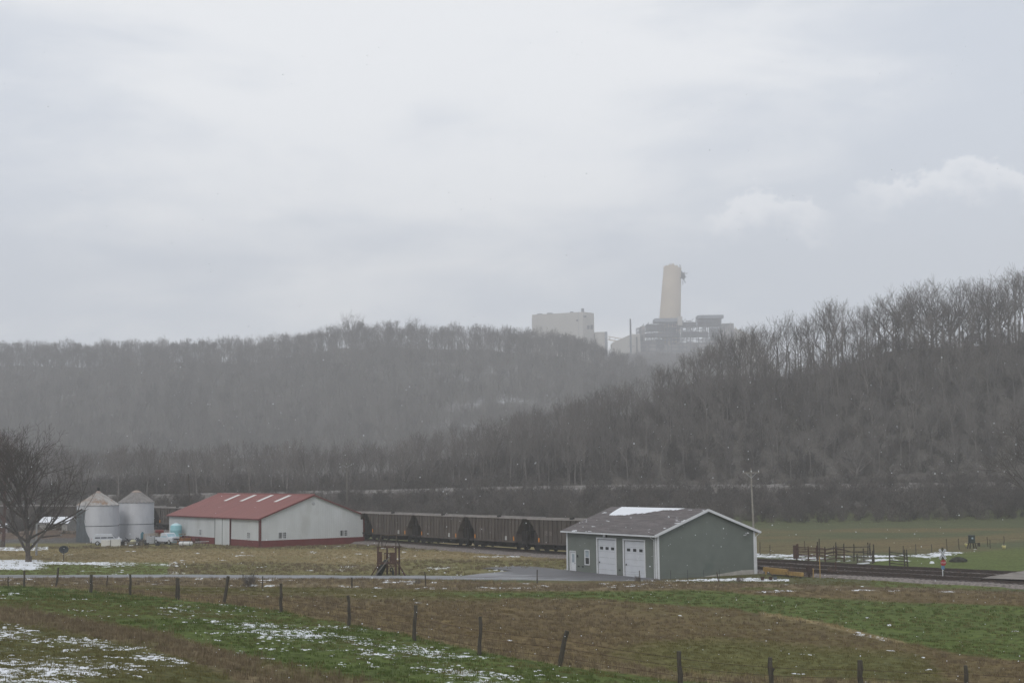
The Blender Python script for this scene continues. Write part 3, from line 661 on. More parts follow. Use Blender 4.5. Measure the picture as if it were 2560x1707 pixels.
# ================================================================ RED-ROOFED BARN
bwhite = mat('white_steel_siding', (.56,.575,.575), .6, .06, .5, c2=(.49,.50,.49), spots=.54, stretch=(1,1,.4)); bred = mat('red_steel_skirt', (.155,.037,.036), .6, .08, 1.0); redroof = mat('red_steel_roof', (.25,.082,.07), .5, .07, .4, stretch=(.3, 2, .3), c2=(.215,.068,.06), spots=.55)
skyl = mat('translucent_panel', (.72,.72,.69), .5, .04, 2)
def barn():
    W, L, E, RG, SK = 17.1, 33.3, 4.15, 3.15, 1.0
    g = empty('pole_barn', (-36.4, 205, 0), math.atan2(10, 13.9), 'white steel barn with red roof, red skirt and four pale roof panels', 'barn')
    k = RG/(W/2)
    sk = [(9.6, 15.0)]   # sliding door y range
    wl = MB()
    wl.box((W/2, .06, (E+SK)/2), (W, .12, E-SK)).add([(0,0,E),(W,0,E),(W/2,0,E+RG)], [(0,1,2)])
    wl.add([(0,L,E),(W/2,L,E+RG),(W,L,E)], [(0,1,2)]).box((W/2, L-.06, E/2), (W, .12, E)).box((W-.06, L/2, E/2), (.12, L-.24, E))
    for a, b in ((.12, 9.6), (15.0, L-.12)): wl.box((.06, (a+b)/2, (E+SK)/2), (.12, b-a, E-SK))
    x = .3
    while x < W:
        top = E+RG*(1-abs(x-W/2)/(W/2)); wl.box((x, -.022, (SK+top)/2), (.07, .045, top-SK-.05)); x += .305
    y = .3
    while y < L:
        if not 9.5 < y < 15.1: wl.box((-.022, y, (SK+E)/2), (.045, .07, E-SK-.05))
        y += .305
    wall = wl.build('wall', bwhite, g, fix=False)
    s = MB(); s.prism([(-.03, -.45), (W+.03, -.75), (W+.03, SK-.03), (-.03, SK-.03)], 'y', -.05, .06)
    for a, b in ((0.06, 9.6), (15.0, L)): s.box((.0, (a+b)/2, SK/2-.16), (.1, b-a, SK+.28))
    x = .3
    while x < W: s.box((x, -.06, SK/2-.1), (.055, .03, SK+.1)); x += .305
    s.build('skirt', bred, g)
    MB().box((W/2, -.045, SK-.0), (W, .04, .06)).box((-.045, 4.8, SK), (.04, 9.5, .06)).box((-.045, 24.1, SK), (.04, 18.1, .06)).build('skirt_trim', white, g)
    rf = MB(); ov = .35; oh = .4
    slab(rf, (-oh, -ov, E-oh*k+.08), (-oh, L+ov, E-oh*k+.08), (W/2, L+ov, E+RG+.08), (W/2, -ov, E+RG+.08), .07)
    slab(rf, (W/2, -ov, E+RG+.08), (W/2, L+ov, E+RG+.08), (W+oh, L+ov, E-oh*k+.08), (W+oh, -ov, E-oh*k+.08), .07)
    y = -ov+.1
    while y < L+ov:
        rf.bar((-oh, y, E-oh*k+.085), (W/2-.1, y, E+RG+.055), .05, .03); y += .61
    roof = rf.build('roof', redroof, g)
    MB().tube([(W/2, -ov-.02, E+RG+.1), (W/2, L+ov+.02, E+RG+.1)], .11, 6, smooth=False).build('ridge_cap', mat('ridge_red', (.25,.1,.09), .5, .1, 1), roof)
    for i in range(4):
        yc = 6.6+i*5.95
        q = MB(); x0, x1 = W/2*.66, W/2*.95
        slab(q, (x0, yc-.5, E+x0*k+.125), (x0, yc+.5, E+x0*k+.125), (x1, yc+.5, E+x1*k+.125), (x1, yc-.5, E+x1*k+.125), .03); q.build('roof_panel', skyl, roof)
    dk = mat('dark_red_trim', (.12,.03,.03), .6, .1, 1)
    tr = MB().bar((-oh, -ov-.03, E-oh*k-.04), (W/2, -ov-.03, E+RG-.04), .05, .17).bar((W+oh, -ov-.03, E-oh*k-.04), (W/2, -ov-.03, E+RG-.04), .05, .17).box((-oh-.03, L/2, E-oh*k-.02), (.05, L+2*ov, .17)).build('roof_trim', dk, roof)
    MB().bar((-oh+.3, -ov+.16, E-oh*k+.0), (W/2, -ov+.16, E+RG-.12), .3, .03).bar((W+oh, -ov+.16, E-oh*k-.08), (W/2, -ov+.16, E+RG-.12), .3, .03).build('soffit', white, roof)
    for x, y in ((-.05, .1), (.1, -.07), ): MB().box((x, y, E/2-.1), (.2 if y < 0 else .06, .06 if y < 0 else .22, E+.1)).build('corner_trim', dk, g)
    MB().box((W-.08, -.07, E/2-.15), (.22, .06, E+.2)).build('corner_trim', dk, g)
    # sliding doors with track cover
    for a, b in ((9.75, 12.3), (12.4, 14.95)):
        d = MB().box((-.16, (a+b)/2, 1.95), (.06, b-a, 3.9))
        y = a+.2
        while y < b: d.box((-.2, y, 1.95), (.02, .05, 3.8)); y += .305
        d.build('sliding_door', bwhite, g)
    MB().box((-.17, 9.66, 1.95), (.12, .16, 3.95)).build('door_jamb', dk, g); MB().box((-.17, 12.35, 1.95), (.1, .08, 3.9)).build('door_seam', black, g); MB().box((-.17, 15.05, 1.95), (.08, .08, 3.9)).build('door_seam', black, g)
    MB().box((-.24, 12.9, 3.98), (.2, 11, .17)).build('door_track', dk, g)
    def win(cx, z, w_, h_, side, n=2):
        f = MB(); hw = w_/2
        def bx(mb, a, zc, da, dz, off, th):
            if side == 'g': mb.box((a, -off, zc), (da, th, dz))
            else: mb.box((-off, a, zc), (th, da, dz))
        for q in (-1, 1): bx(f, cx+q*(hw+.04), z, .1, h_+.18, .05, .08)
        for q in (-1, 1): bx(f, cx, z+q*(h_/2+.05), w_+.16, .09, .05, .08)
        bx(f, cx, z, .08, h_, .04, .05)
        f = f.build('window', white, g)
        for q in (-1, 1):
            p = MB(); bx(p, cx+q*w_/4, z, w_/2-.06, h_, .02, .04); p = p.build('pane', glass, f)
        m = MB()
        for q in (.33, .66): bx(m, cx+hw*q, z, .03, h_, .045, .015)
        for q in (-.17, .17): bx(m, cx+hw/2, z+h_*q, hw-.06, .03, .045, .015)
        m.build('muntins', white, f)
    win(3.55, 1.62, 1.25, .82, 'g'); win(13.6, 1.62, 1.25, .82, 'g')
    win(3.6, 1.65, 1.0, .82, 's'); win(20.9, 1.65, 1.0, .82, 's'); win(28.6, 1.65, 1.0, .82, 's')
    v = MB().lathe([(0,-.02),(.22,-.02),(.26,.03),(.2,.06),(0,.06)], 14).build('gable_vent', steel, g)
    v.rotation_euler = (R(90), 0, 0); v.location = (W/2, -.02, E+RG*.62)
barn()

# ================================================================ ROADS, TRACKS
asph = mat('worn_asphalt', (.25,.255,.265), .8, .12, .5, c2=(.22,.22,.23), spots=.52, stretch=(.4,1.2,1))
asph_wet = mat('damp_asphalt', (.085,.083,.088), .55, .2, .4, c2=(.2,.2,.21), spots=.55)
def spline(pts, n=200):
    p = np.array(pts, float); out = []
    for i in range(len(p)-1):
        p0, p1, p2, p3 = p[max(i-1,0)], p[i], p[i+1], p[min(i+2, len(p)-1)]
        for t in np.linspace(0, 1, n//(len(p)-1), endpoint=False):
            out.append(.5*((2*p1)+(-p0+p2)*t+(2*p0-5*p1+4*p2-p3)*t*t+(-p0+3*p1-3*p2+p3)*t**3))
    out.append(p[-1]); return np.array(out)
def strip(name, path, prof, m, kind='structure', zoff=0, base='each'):
    """sweep a cross-section [(offset, height)] along a 2-D path lying on the terrain"""
    path = np.asarray(path); d = np.gradient(path, axis=0); d /= np.linalg.norm(d, axis=1)[:, None]; nrm = np.stack([-d[:,1], d[:,0]], 1)
    V = []; k = len(prof)
    for j, (o, h) in enumerate(prof):
        q = path+nrm*o; zc = zt(q[:,0], q[:,1]) if base == 'each' else zt(path[:,0], path[:,1]); V.append(np.stack([q[:,0], q[:,1], zc+h+zoff], 1))
    V = np.stack(V, 1).reshape(-1, 3); n = len(path); i = np.arange(n*k).reshape(n, k)
    Q = np.stack([i[:-1,:-1], i[:-1,1:], i[1:,1:], i[1:,:-1]], -1).reshape(-1, 4)
    o = np_mesh(name, V, Q, m); 
    if kind: tag(o, kind=kind)
    return o
lane = spline([(-110,152.5), (-80,151.2), (-54,149.5), (-30,146), (-12,142.2), (-2,139), (6,136.8), (13,135.5)], 300)
strip('road', lane, [(-1.75, -.1), (-1.7, .07), (-.6, .1), (.6, .1), (1.7, .07), (1.75, -.1)], asph)
# asphalt apron in front of the garage doors
def apron():
    edge = [(-6.2,140.6), (-4.6,143.6), (-1.5,147.6), (-.5,148.6), (-1.8,151.5), (-3.6,154.6), (1.0,156.0), (5.4,149.0), (13.2,135.2), (13.6,133.9), (9,134.0), (4,135.6), (-2,138.4)]
    e = spline(edge+[edge[0]], 260)[:, :2]; c = np.array([3.5, 143.0]); V = []; k = 14
    for r_ in np.linspace(0, 1, k):
        q = c+(e-c)*r_; V.append(np.stack([q[:,0], q[:,1], zt(q[:,0], q[:,1])*(1)+np.where(r_ > .97, -.05, .115)], 1))
    V = np.stack(V, 0).reshape(-1, 3); n = len(e); i = np.arange(n*k).reshape(k, n)
    Q = np.stack([i[:-1,:-1], i[:-1,1:], i[1:,1:], i[1:,:-1]], -1).reshape(-1, 4)
    m = bpy.data.materials.new('apron_asphalt'); m.use_nodes = True; t = m.node_tree; b = t.nodes['Principled BSDF']; b.inputs['Roughness'].default_value = .7
    tc = N(t, 'ShaderNodeTexCoord'); ob = tc.outputs['Object']; n1 = noise(t, mapping(t, ob, (.22,.5,1), (0,0,0), (0,0,R(-25))), 1, 6, .6, .6); n2 = noise(t, ob, 6, 4, .6)
    s = N(t, 'ShaderNodeSeparateXYZ'); t.links.new(ob, s.inputs[0])
    dist = mth(t, 'ADD', mth(t, 'MULTIPLY', s.outputs[0], .86), mth(t, 'MULTIPLY', mth(t, 'SUBTRACT', s.outputs[1], 135), .51))   # distance from the door wall
    near_ = sstep(t, dist, 2.0, 8.5)
    f = mth(t, 'ADD', mth(t, 'MULTIPLY_ADD', n1, .9, -.28), mth(t, 'MULTIPLY_ADD', n2, .2, -.1))
    f = mth(t, 'SUBTRACT', f, mth(t, 'MULTIPLY', near_, .28))
    cc = mixc(t, sstep(t, f, 0, .5), (.12,.118,.124), (.40,.405,.42)); t.links.new(cc, b.inputs['Base Color'])
    tag(np_mesh('driveway', V, Q, m), kind='structure')
apron()
# gravel shoulder of the valley road high on the bank
vr = spline([(-140,352), (-90,340), (-40,331), (10,325), (50,318), (90,312), (135,306)], 200)
strip('valley_road', vr, [(-4.5,-1.6), (-3.4,.2), (-3.0,1.05), (-.5,1.3), (3,1.3), (4,-.5)], mat('pale_gravel', (.22,.205,.19), .9, .25, .6, c2=(.13,.115,.1), spots=.5))
# railway
ballast = mat('ballast', (.20,.175,.16), .95, .4, 3.5, c2=(.28,.25,.23), spots=.56, bump=.6); tie_m = mat('weathered_tie', (.11,.095,.085), .95, .3, 3); rail_m = mat('rusty_rail', (.05,.036,.03), .6, .3, 3)
T0 = spline([(-165,292), (-130,288), (-97,284), (-66,269), (-44,243), (-21,214.5), (-5,190.5), (2.75,178.6), (12.5,167.5), (26.6,155.5), (36,143.5), (47.5,130.3), (60,116), (80,96)], 900)
def offset(path, o):
    d = np.gradient(path, axis=0); d /= np.linalg.norm(d, axis=1)[:, None]; n = np.stack([-d[:,1], d[:,0]], 1)
    return path+n*np.asarray(o).reshape(-1, 1)
def arc(path): return np.concatenate([[0], np.cumsum(np.linalg.norm(np.diff(path, axis=0), axis=1))])
def track(path, top, name='railway_track', label=None):
    s = arc(path); L = s[-1]; g = empty(name, (0,0,0), 0, label, 'railway track', 'railway tracks beside the garage')
    rm = MB(); 
    d = np.gradient(path, axis=0); d /= np.linalg.norm(d, axis=1)[:, None]; nrm = np.stack([-d[:,1], d[:,0]], 1)
    for side in (-.72, .72):
        q = path+nrm*side; z = zt(path[:,0], path[:,1])+top; V = []
        for o_, h_ in ((-.07, 0), (-.035, .03), (-.035, .17), (.035, .17), (.035, .03), (.07, 0)):
            r_ = q+nrm*o_; V.append(np.stack([r_[:,0], r_[:,1], z+h_], 1))
        V = np.stack(V, 1).reshape(-1, 3); n = len(path); i = np.arange(n*6).reshape(n, 6)
        Q = np.stack([i[:-1,:-1], i[:-1,1:], i[1:,1:], i[1:,:-1]], -1).reshape(-1, 4); r = np_mesh('rail', V, Q, rail_m); r.parent = g
    tm = MB(); t_ = .3
    while t_ < L:
        x = np.interp(t_, s, path[:,0]); y = np.interp(t_, s, path[:,1]); dx = np.interp(t_, s, d[:,0]); dy = np.interp(t_, s, d[:,1])
        if y < 205: tm.box((x, y, zf(x, y)+top-.08), (.22, 2.5, .16), (0, 0, math.atan2(dy, dx)))
        t_ += .56
    o = tm.build('ties', tie_m, g, fix=False); tag(o, kind='stuff')
    return g
strip('ballast_bed', T0, [(-4.3,-.4), (-2.6,.3), (0,.36), (2.2,.3), (3.8,-.3)], ballast, base='mid')
track(T0, .385, label='rusty far railway track that the coal cars stand on')
k1 = (T0[:,0] > 20)
T1 = offset(T0[k1], -4.3); T2 = offset(T0[k1], -4.3-np.clip((T0[k1][:,0]-20)/18, 0, 1)*4.0)
T2 = offset(T0[k1], -8.6)
strip('ballast_bed', T1, [(-2.9,-.4), (-2.0,.26), (0,.32), (2.0,.26), (2.9,-.1)], ballast, base='mid'); track(T1, .345, label='dark middle railway track running right from behind the garage')
strip('ballast_bed', T2, [(-3.0,-.4), (-2.0,.22), (0,.28), (2.0,.22), (2.9,-.1)], ballast, base='mid'); track(T2, .305, label='near siding track beside the yellow beam and brush')
# planked road crossing on the right
cx = spline([(43.6,122.2), (48.5,128.6), (53,134.5), (60,143)], 60)
strip('level_crossing', cx, [(-4.6,.25), (-4.0,.56), (4.0,.56), (4.6,.25)], mat('crossing_gravel', (.25,.225,.2), .9, .2, 1.2, c2=(.17,.15,.13), spots=.52), base='mid')

# ================================================================ COAL TRAIN
hop = mat('brown_hopper_steel', (.10,.085,.074), .75, .18, .9, c2=(.07,.058,.051), spots=.5, stretch=(2.5,1,.4), rand=.12); hopend = mat('gap_shade_hopper_steel', (.035,.031,.029), .8, .3, 1)  # end steel near black, shade of gaps between cars put into its colour
topm = mat('faded_top_chord', (.29,.265,.25), .7, .15, 1); truckm = mat('shade_dark_truck_steel', (.02,.018,.017), .8, .3, 3); orange_m = mat('orange_reflector', (.5,.2,.04), .6, .2, 5); whm = mat('stencil_white', (.42,.42,.40), .7, .2, 9)  # truck steel near black, shade below the cars put into its colour
def hopper():
    """one open-top coal car, 13.9 m over the ends, x along the track, z = 0 at rail head"""
    g = empty('coal_car', (0,0,0)); L = 6.95; H0, H1 = .95, 3.92; W = 1.56
    ex = lambda z: np.interp(z, [H0, 2.0, 3.1, 3.6, H1], [4.95, 5.05, 5.9, 6.45, 6.8])
    b = MB(); zs = [H0, 2.0, 3.1, 3.6, H1]
    for sy in (-1, 1):
        poly = [(-ex(z), z) for z in zs]+[(ex(z), z) for z in zs[::-1]]; b.prism(poly, 'y', sy*W-.03, sy*W+.03)
        x = -6.4
        while x < 6.5:
            zb = H0 if abs(x) < 5 else float(np.interp(abs(x), [4.95, 5.05, 5.9, 6.45, 6.8], zs)); b.box((x, sy*(W+.09), (zb+H1)/2), (.16, .14, H1-zb-.1)); x += .80
        b.box((0, sy*(W+.07), H0+.08), (9.9, .12, .18))
    for sx_ in (-1, 1):
        for z0, z1 in zip(zs[:-1], zs[1:]):
            b.add([(sx_*ex(z0), -W, z0), (sx_*ex(z0), W, z0), (sx_*ex(z1), W, z1), (sx_*ex(z1), -W, z1)], [(0,1,2,3)])
    b.add([(-4.9,-W,H0),(4.9,-W,H0),(4.9,W,H0),(-4.9,W,H0)], [(0,1,2,3)])
    b.build('hopper_body', hop, g)
    t = MB()
    for sy in (-1, 1): t.box((0, sy*(W+.06), H1+.06), (13.7, .26, .17))
    for sx_ in (-1, 1): t.box((sx_*6.78, 0, H1+.06), (.2, 2*W, .17))
    t.build('top_chord', topm, g)
    for sx_ in (-1, 1):
        e = MB(); e.box((sx_*5.9, 0, .95), (2.1, 2.5, .25))
        for sy in (-1, 1): e.bar((sx_*6.7, sy*1.15, .95), (sx_*6.75, sy*1.4, 3.6), .1); e.bar((sx_*6.5, sy*.7, .95), (sx_*5.2, sy*.7, 2.4), .12)
        e.box((sx_*5.9, 0, 1.7), (1.3, 1.7, 1.4)); e.box((sx_*6.9, 0, .85), (.5, .3, .3)); e.build('end_frame', hopend, g)
    c = MB().box((0,0,.7), (9.6, .5, .35)).box((0,-1.1,.55), (8.2, .08, .5)).box((0,1.1,.55), (8.2, .08, .5))  # long side plates added to fill the bright gap below with dark shade
    for q in (-3.2, -1.1, 1.1, 3.2): c.box((q, 0, .65), (1.3, 2.2, .55), taper=1.5)
    c.build('chutes_and_shade_plates', truckm, g)
    for sx_ in (-1, 1):
        tk = MB()
        for sy in (-1, 1): tk.prism([(-1.15,.38),(-.9,.58),(-.3,.82),(.3,.82),(.9,.58),(1.15,.38),(.5,.3),(-.5,.3)], 'y', sy*1.0-.06, sy*1.0+.06)
        tk.box((0,0,.6), (.4, 2.1, .3)); o = tk.build('truck', truckm, g); o.location = (sx_*5.2, 0, 0)
        for q in (-.87, .87):
            wm = MB().tube([(q, -.82, .46), (q, .82, .46)], .07, 6)
            for sy in (-1, 1): wm.tube([(q, sy*.66, .46), (q, sy*.82, .46)], .45, 14)
            wm.build('wheelset', truckm, o)
    for sx_, m_ in ((-1, orange_m), (1, orange_m)): MB().box((sx_*4.7, -W-.17, 1.45), (.28, .02, .5)).build('reflector_panel', m_, g)
    MB().box((-3.35, -W-.17, 2.3), (.5, .02, .55)).box((-2.55, -W-.17, 2.3), (.45, .02, .55)).build('stencil_panel', mat('faded_stencil', (.14,.12,.11), .8, .3, 6), g)
    MB().box((2.9, -W-.17, 1.45), (.45, .02, .5)).build('placard', whm, g)
    MB().box((1.1, -W-.05, 4.13), (.55, .3, .22)).build('side_latch', hopend, g)
    return g
car = hopper(); s0 = arc(T0)
def train():
    # distance along the track of the car centres: the gap between cars sits at photo columns 930, 1053, 1185, 1335
    sy_ = float(np.interp(-190.5, -T0[:,1], s0)); lab = {
        0: 'brown coal car with two stencil panels, ending behind the left side of the green garage', -1: 'brown ribbed coal car in the middle of the open stretch, right of the playset', -2: 'brown ribbed coal car directly behind the wooden playset',
        1: 'coal car whose rear half shows just left of the garage', -3: 'coal car whose right end shows beside the red barn corner', -6: 'coal car seen between the right grain bin and the red barn', -7: 'coal car mostly hidden behind the right grain bin', -5: 'coal car glimpsed at the left eave of the red barn',
        -9: 'coal car in the dark gap left of the grain bins', -10: 'coal car behind the branches of the large bare tree', -8: 'coal car behind the left grain bin'}
    first = True
    for k, lb in sorted(lab.items(), reverse=True):
        sc_ = sy_+7.2+14.4*(-k)*-1
        x = float(np.interp(sc_, s0, T0[:,0])); y = float(np.interp(sc_, s0, T0[:,1]))
        x2 = float(np.interp(sc_+5, s0, T0[:,0])); y2 = float(np.interp(sc_+5, s0, T0[:,1])); x1 = float(np.interp(sc_-5, s0, T0[:,0])); y1 = float(np.interp(sc_-5, s0, T0[:,1]))
        o = car if first else copy_tree(car); first = False
        o.location = (x, y, zf(x, y)+.555); o.rotation_euler = (0, 0, math.atan2(y2-y1, x2-x1)); tag(o, lb, 'freight car', 'coal cars of the freight train')
train()
# ================================================================ POWER STATION ON THE FAR TERRACE
conc_p = mat('pale_buff_concrete', (.56,.47,.35), .9, .1, .03, c2=(.48,.41,.32), spots=.55); boxp = mat('pale_grey_cladding', (.46,.44,.39), .9, .1, .02, c2=(.38,.355,.31), spots=.6, stretch=(1,1,.3))
steel_f = mat('bare_boiler_steel', (.10,.11,.13), .8, .25, .1); dk_open = mat('dark_opening', (.05,.05,.055), .9, .2, .1); clad_b = mat('blue_grey_cladding', (.22,.24,.27), .8, .2, .05)
def plant():
    YP = 2000.0
    def zx(u, v, Y=YP): p = P(u, v, Y); return p[0], p[2]
    # chimney, leaning to the right with a broken rim
    xb, zb = zx(1675.5, 900); xt, zt_ = zx(1684.5, 657); g = empty('chimney', (xb, YP+30, zb), 0, 'tall leaning concrete chimney with broken ragged top', 'chimney')
    H = zt_-zb; lean = xt-xb+1.5; m = MB(); n = 40; prof = []; k = 26
    vs = []; fs = []
    for i in range(k+1):
        f = i/k; r_ = 17.5-(17.5-12.7)*f
        for j in range(n):
            a = 2*math.pi*j/n; h = f*H
            if i == k: h += 1.0*math.sin(a*3+1)+4*(rnd.random()-.5)-3.5*(math.cos(a) > .55)
            vs.append((r_*math.cos(a)+lean*f, r_*math.sin(a), h))
    for i in range(k):
        for j in range(n): q = (j+1) % n; fs.append((i*n+j, i*n+q, (i+1)*n+q, (i+1)*n+j))
    m.add(vs, fs, True); b = len(m.v)
    m.lathe([(11.7, H-20), (11.9, H-3)], n, (lean, 0, 0)); m.build('shaft', conc_p, g, fix=False)
    r = random.Random(4); d = MB()
    for _ in range(9):
        a = Vector((lean+13+r.uniform(-1.5,3.5), r.uniform(-6,2), H-15+r.uniform(-6,5))); d.bar(a, a+Vector((r.uniform(-4,8), r.uniform(-3,3), r.uniform(-9,6))), r.uniform(.8,2.2), .8)
    d.add([(lean+11,-4,H-6),(lean+18,-4,H-15),(lean+16,-3,H-20),(lean+11,-3,H-18),(lean+11,-1,H-6),(lean+18,-1,H-15),(lean+16,0,H-20),(lean+11,0,H-18)], [(0,1,2,3),(7,6,5,4),(0,4,5,1),(1,5,6,2),(2,6,7,3),(3,7,4,0)])
    d.build('hanging_platform', dk_open, g)
    rb = MB()
    for _ in range(14): a = r.uniform(0, 6.28); rb.bar((lean+11.8*math.cos(a), 11.8*math.sin(a), H-3), (lean+12.2*math.cos(a)+r.uniform(-1,1), 12*math.sin(a), H+r.uniform(0,3.4)), .35)
    rb.build('bent_rebar', dk_open, g)
    def block(mb, u0, u1, v0, v1, d0, d1, Y=YP):
        x0, z1 = zx(u0, v0, Y); x1, z0 = zx(u1, v1, Y); mb.box(((x0+x1)/2-ox, (d0+d1)/2, (z0+z1)/2-oz), (abs(x1-x0), d1-d0, abs(z1-z0)))
    # boiler house on the left
    ox, oz = zx(1409, 930); g = empty('boiler_house', (ox, YP, oz), 0, 'large pale windowless building left of the leaning chimney', 'industrial building')
    m = MB(); x0, z1 = zx(1330.6, 787); x1, z2 = zx(1456, 782); x2, _ = zx(1488, 930)
    m.add([(x0-ox,0,0),(x1-ox,-12,0),(x1-ox,-12,z2-oz),(x0-ox,0,z1-oz),(x2-ox,6,0),(x2-ox,6,z2-oz),(x2-ox,60,0),(x2-ox,60,z2-oz),(x0-ox,60,0),(x0-ox,60,z1-oz)],
          [(0,1,2,3),(1,4,5,2),(4,6,7,5),(6,8,9,7),(8,0,3,9),(3,2,5,7,9)]); m.build('main_block', boxp, g)
    m = MB(); block(m, 1488, 1519.5, 829.5, 930, 2, 40); m.build('annex', boxp, g)
    m = MB(); block(m, 1512, 1520.2, 829, 930, -1.0, 2); m.build('painted_shade_bay', clad_b, g)  # shade on the annex end put into a darker cladding colour
    for u0, u1, v0, v1 in ((1454, 1461, 770, 783), (1426, 1434, 778, 784), (1343, 1356, 783, 788), (1368, 1382, 781, 786)):
        m = MB(); block(m, u0, u1, v0, v1, 5, 14); m.build('rooftop_unit', steel_f, g)
    for u0, u1, v0, v1 in ((1467, 1473, 815, 824), (1475, 1482, 814, 825), (1439.5, 1445, 801, 805), (1448, 1465, 791.5, 795)):
        m = MB(); block(m, u0, u1, v0, v1, -11.2, -9.5); m.build('opening', dk_open, g)
    m = MB(); block(m, 1444, 1446, 783, 870, -13, -12.2); m.build('wall_seam', clad_b, g)
    # stripped steel skeleton of the boiler
    ox, oz = zx(1700, 930); g = empty('steel_framework', (ox, YP-10, oz), 0, 'stripped open steel framework at the foot of the leaning chimney', 'industrial building')
    r = random.Random(9)
    tops = ln((1594,818),(1611,817),(1612,806),(1633,805),(1634,798),(1700,797),(1704,800),(1742,800),(1743,791),(1804,790),(1806,808),(1833,808))
    floors = [878, 868, 858, 848, 838, 829, 820, 811, 803, 795]
    cs = list(np.arange(1595, 1834, 9.5)); fr = MB(); 
    for dep in (0, 16, 34):
        for u in cs:
            if r.random() < .22: continue
            x0, z0 = zx(u, 930, YP-10); x1, z1 = zx(u, float(tops(u)), YP-10); fr.box((x0-ox, dep, (z1-oz)/2), (.9, .9, z1-oz))
        for v in floors:
            run = [u for u in cs if tops(u) <= v+.5]
            for a, b in zip(run[:-1], run[1:]):
                if b-a < 12 and r.random() < .72: x0, z = zx(a, v, YP-10); x1, _ = zx(b, v, YP-10); fr.box(((x0+x1)/2-ox, dep, z-oz), (x1-x0, .9, 1.0))
                if r.random() < .16: x0, z = zx(a, v, YP-10); x1, _ = zx(b, v, YP-10); fr.bar((x0-ox, dep, z-oz), (x1-ox, dep, z-oz+5.2), .6)
    fr.build('frame', steel_f, g)
    pn = MB()
    for a, b, v0, v1 in ((1634,1702,798,806),(1742,1806,790,797)): block(pn, a, b, v0, v1, -2, 24)
    pn.build('upper_ducts', clad_b, g)
    pm = MB(); block(pm, 1691, 1703.5, 793.5, 815, -3, 6); pm.build('beige_box', boxp, g)
    dm = MB()
    for a, b, v0, v1 in ((1615,1660,812,826),(1665,1690,818,830),(1612,1700,834,842),(1700,1740,806,816),(1745,1803,800,814),(1705,1770,830,841),(1775,1800,820,850),(1640,1660,848,870),(1594,1608,840,852)): block(dm, a, b, v0, v1, 8, 22)
    dm.build('boiler_drums', dk_open, g)
    lm = MB()
    for a, b, v0, v1 in ((1600,1655,850,905),(1655,1700,862,905),(1700,1775,856,905),(1775,1833,845,905),(1806,1836,808,850),(1602,1614,815,905)): block(lm, a, b, v0, v1, 12, 40)
    lm.build('lower_cladding', mat('dull_cladding', (.27,.255,.24), .9, .35, .06), g)
    # low hall and conveyor between the buildings
    ox, oz = zx(1565, 930); g = empty('gabled_shed', (ox, YP-20, oz), 0, 'low pale gabled hall below the thin mast', 'industrial building')
    pts = [zx(u, v, YP-20) for u, v in ((1530, 930), (1530, 857), (1578, 835.5), (1600, 835), (1603, 930))]
    MB().prism([(x-ox, z-oz) for x, z in pts], 'y', 0, 30).build('wall', boxp, g)
    m = MB(); block(m, 1590, 1594, 842, 882, -1.5, -.2, YP-20); m.build('dark_bay', dk_open, g)
    x0, z0 = zx(1521, 843); x1, z1 = zx(1553, 851.5); g = empty('conveyor', (x0, YP+5, z0), 0, 'thin sloping conveyor gallery joining two pale buildings', 'conveyor')
    MB().bar((0,0,-2.5), (x1-x0, -6, z1-z0-2.5), 3, 1.6).build('gallery', conc_p, g); MB().bar((0,0,1.6), (x1-x0+3, -6, z1-z0+2.2), 2.5, 1).build('roof', conc_p, g)
    for f in (.1, .5, .9): MB().bar(((x1-x0)*f, -3, (z1-z0)*f-2), ((x1-x0)*f+1, -3, (z1-z0)*f+1.5), .6).build('strut', steel_f, g)
    x0, z0 = zx(1577.5, 885, YP-60); x1, z1 = zx(1577.5, 797, YP-60); g = empty('mast', (x0, YP-60, z0), 0, 'thin dark mast standing left of the steel framework', 'mast')
    MB().tube([(0,0,0), (0,0,z1-z0)], [1.6, 1.1], 8).build('pole', steel_f, g)
    MB().bar((-4,0,(z1-z0)*.22), (5,0,(z1-z0)*.22), .7).build('crossarm', steel_f, g)
    # right wing with sloping roof
    ox, oz = zx(1860, 930); g = empty('coal_hall', (ox, YP+10, oz), 0, 'pale low building with sloping roof right of the steel framework', 'industrial building')
    pts = [zx(u, v, YP+10) for u, v in ((1815, 930), (1815, 822), (1838, 821), (1868, 832), (1892, 848), (1902, 872), (1950, 930))]
    MB().prism([(x-ox, z-oz) for x, z in pts], 'y', 0, 40).build('wall', boxp, g)
    x0, z0 = zx(1836, 815, YP+10); x1, z1 = zx(1895, 832, YP+10); MB().bar((x0-ox, -2, z0-oz-1.5), (x1-ox-25, -2, z1-oz+0), 2, 1.0).build('roof_edge', mat('pale_edge', (.5,.45,.33), .8), g)
plant()

# ================================================================ FARMYARD, LEFT
galv = mat('weathered_bin_steel', (.44,.445,.46), .55, .08, .7, metal=.15, c2=(.33,.34,.37), spots=.56, stretch=(1,1,.35)); galv_d = mat('dark_stained_steel', (.11,.125,.135), .7, .2, .8, c2=(.07,.075,.08), spots=.5, stretch=(1,1,.6))
rust_roof = mat('rust_streaked_roof', (.36,.345,.33), .7, .2, 1.2, c2=(.26,.17,.11), spots=.47); grey_roof = mat('ribbed_bin_roof', (.22,.205,.195), .6, .2, 1.2, c2=(.29,.28,.27), spots=.55)
wood_g = mat('grey_weathered_wood', (.15,.135,.115), .95, .25, 4, stretch=(1,1,.2)); wood_d = mat('dark_weathered_wood', (.07,.058,.045), .95, .3, 5, stretch=(1,1,.2))
wood_b = mat('stained_brown_wood', (.075,.042,.03), .85, .25, 5); rust = mat('rusty_iron', (.075,.042,.032), .85, .3, 5)
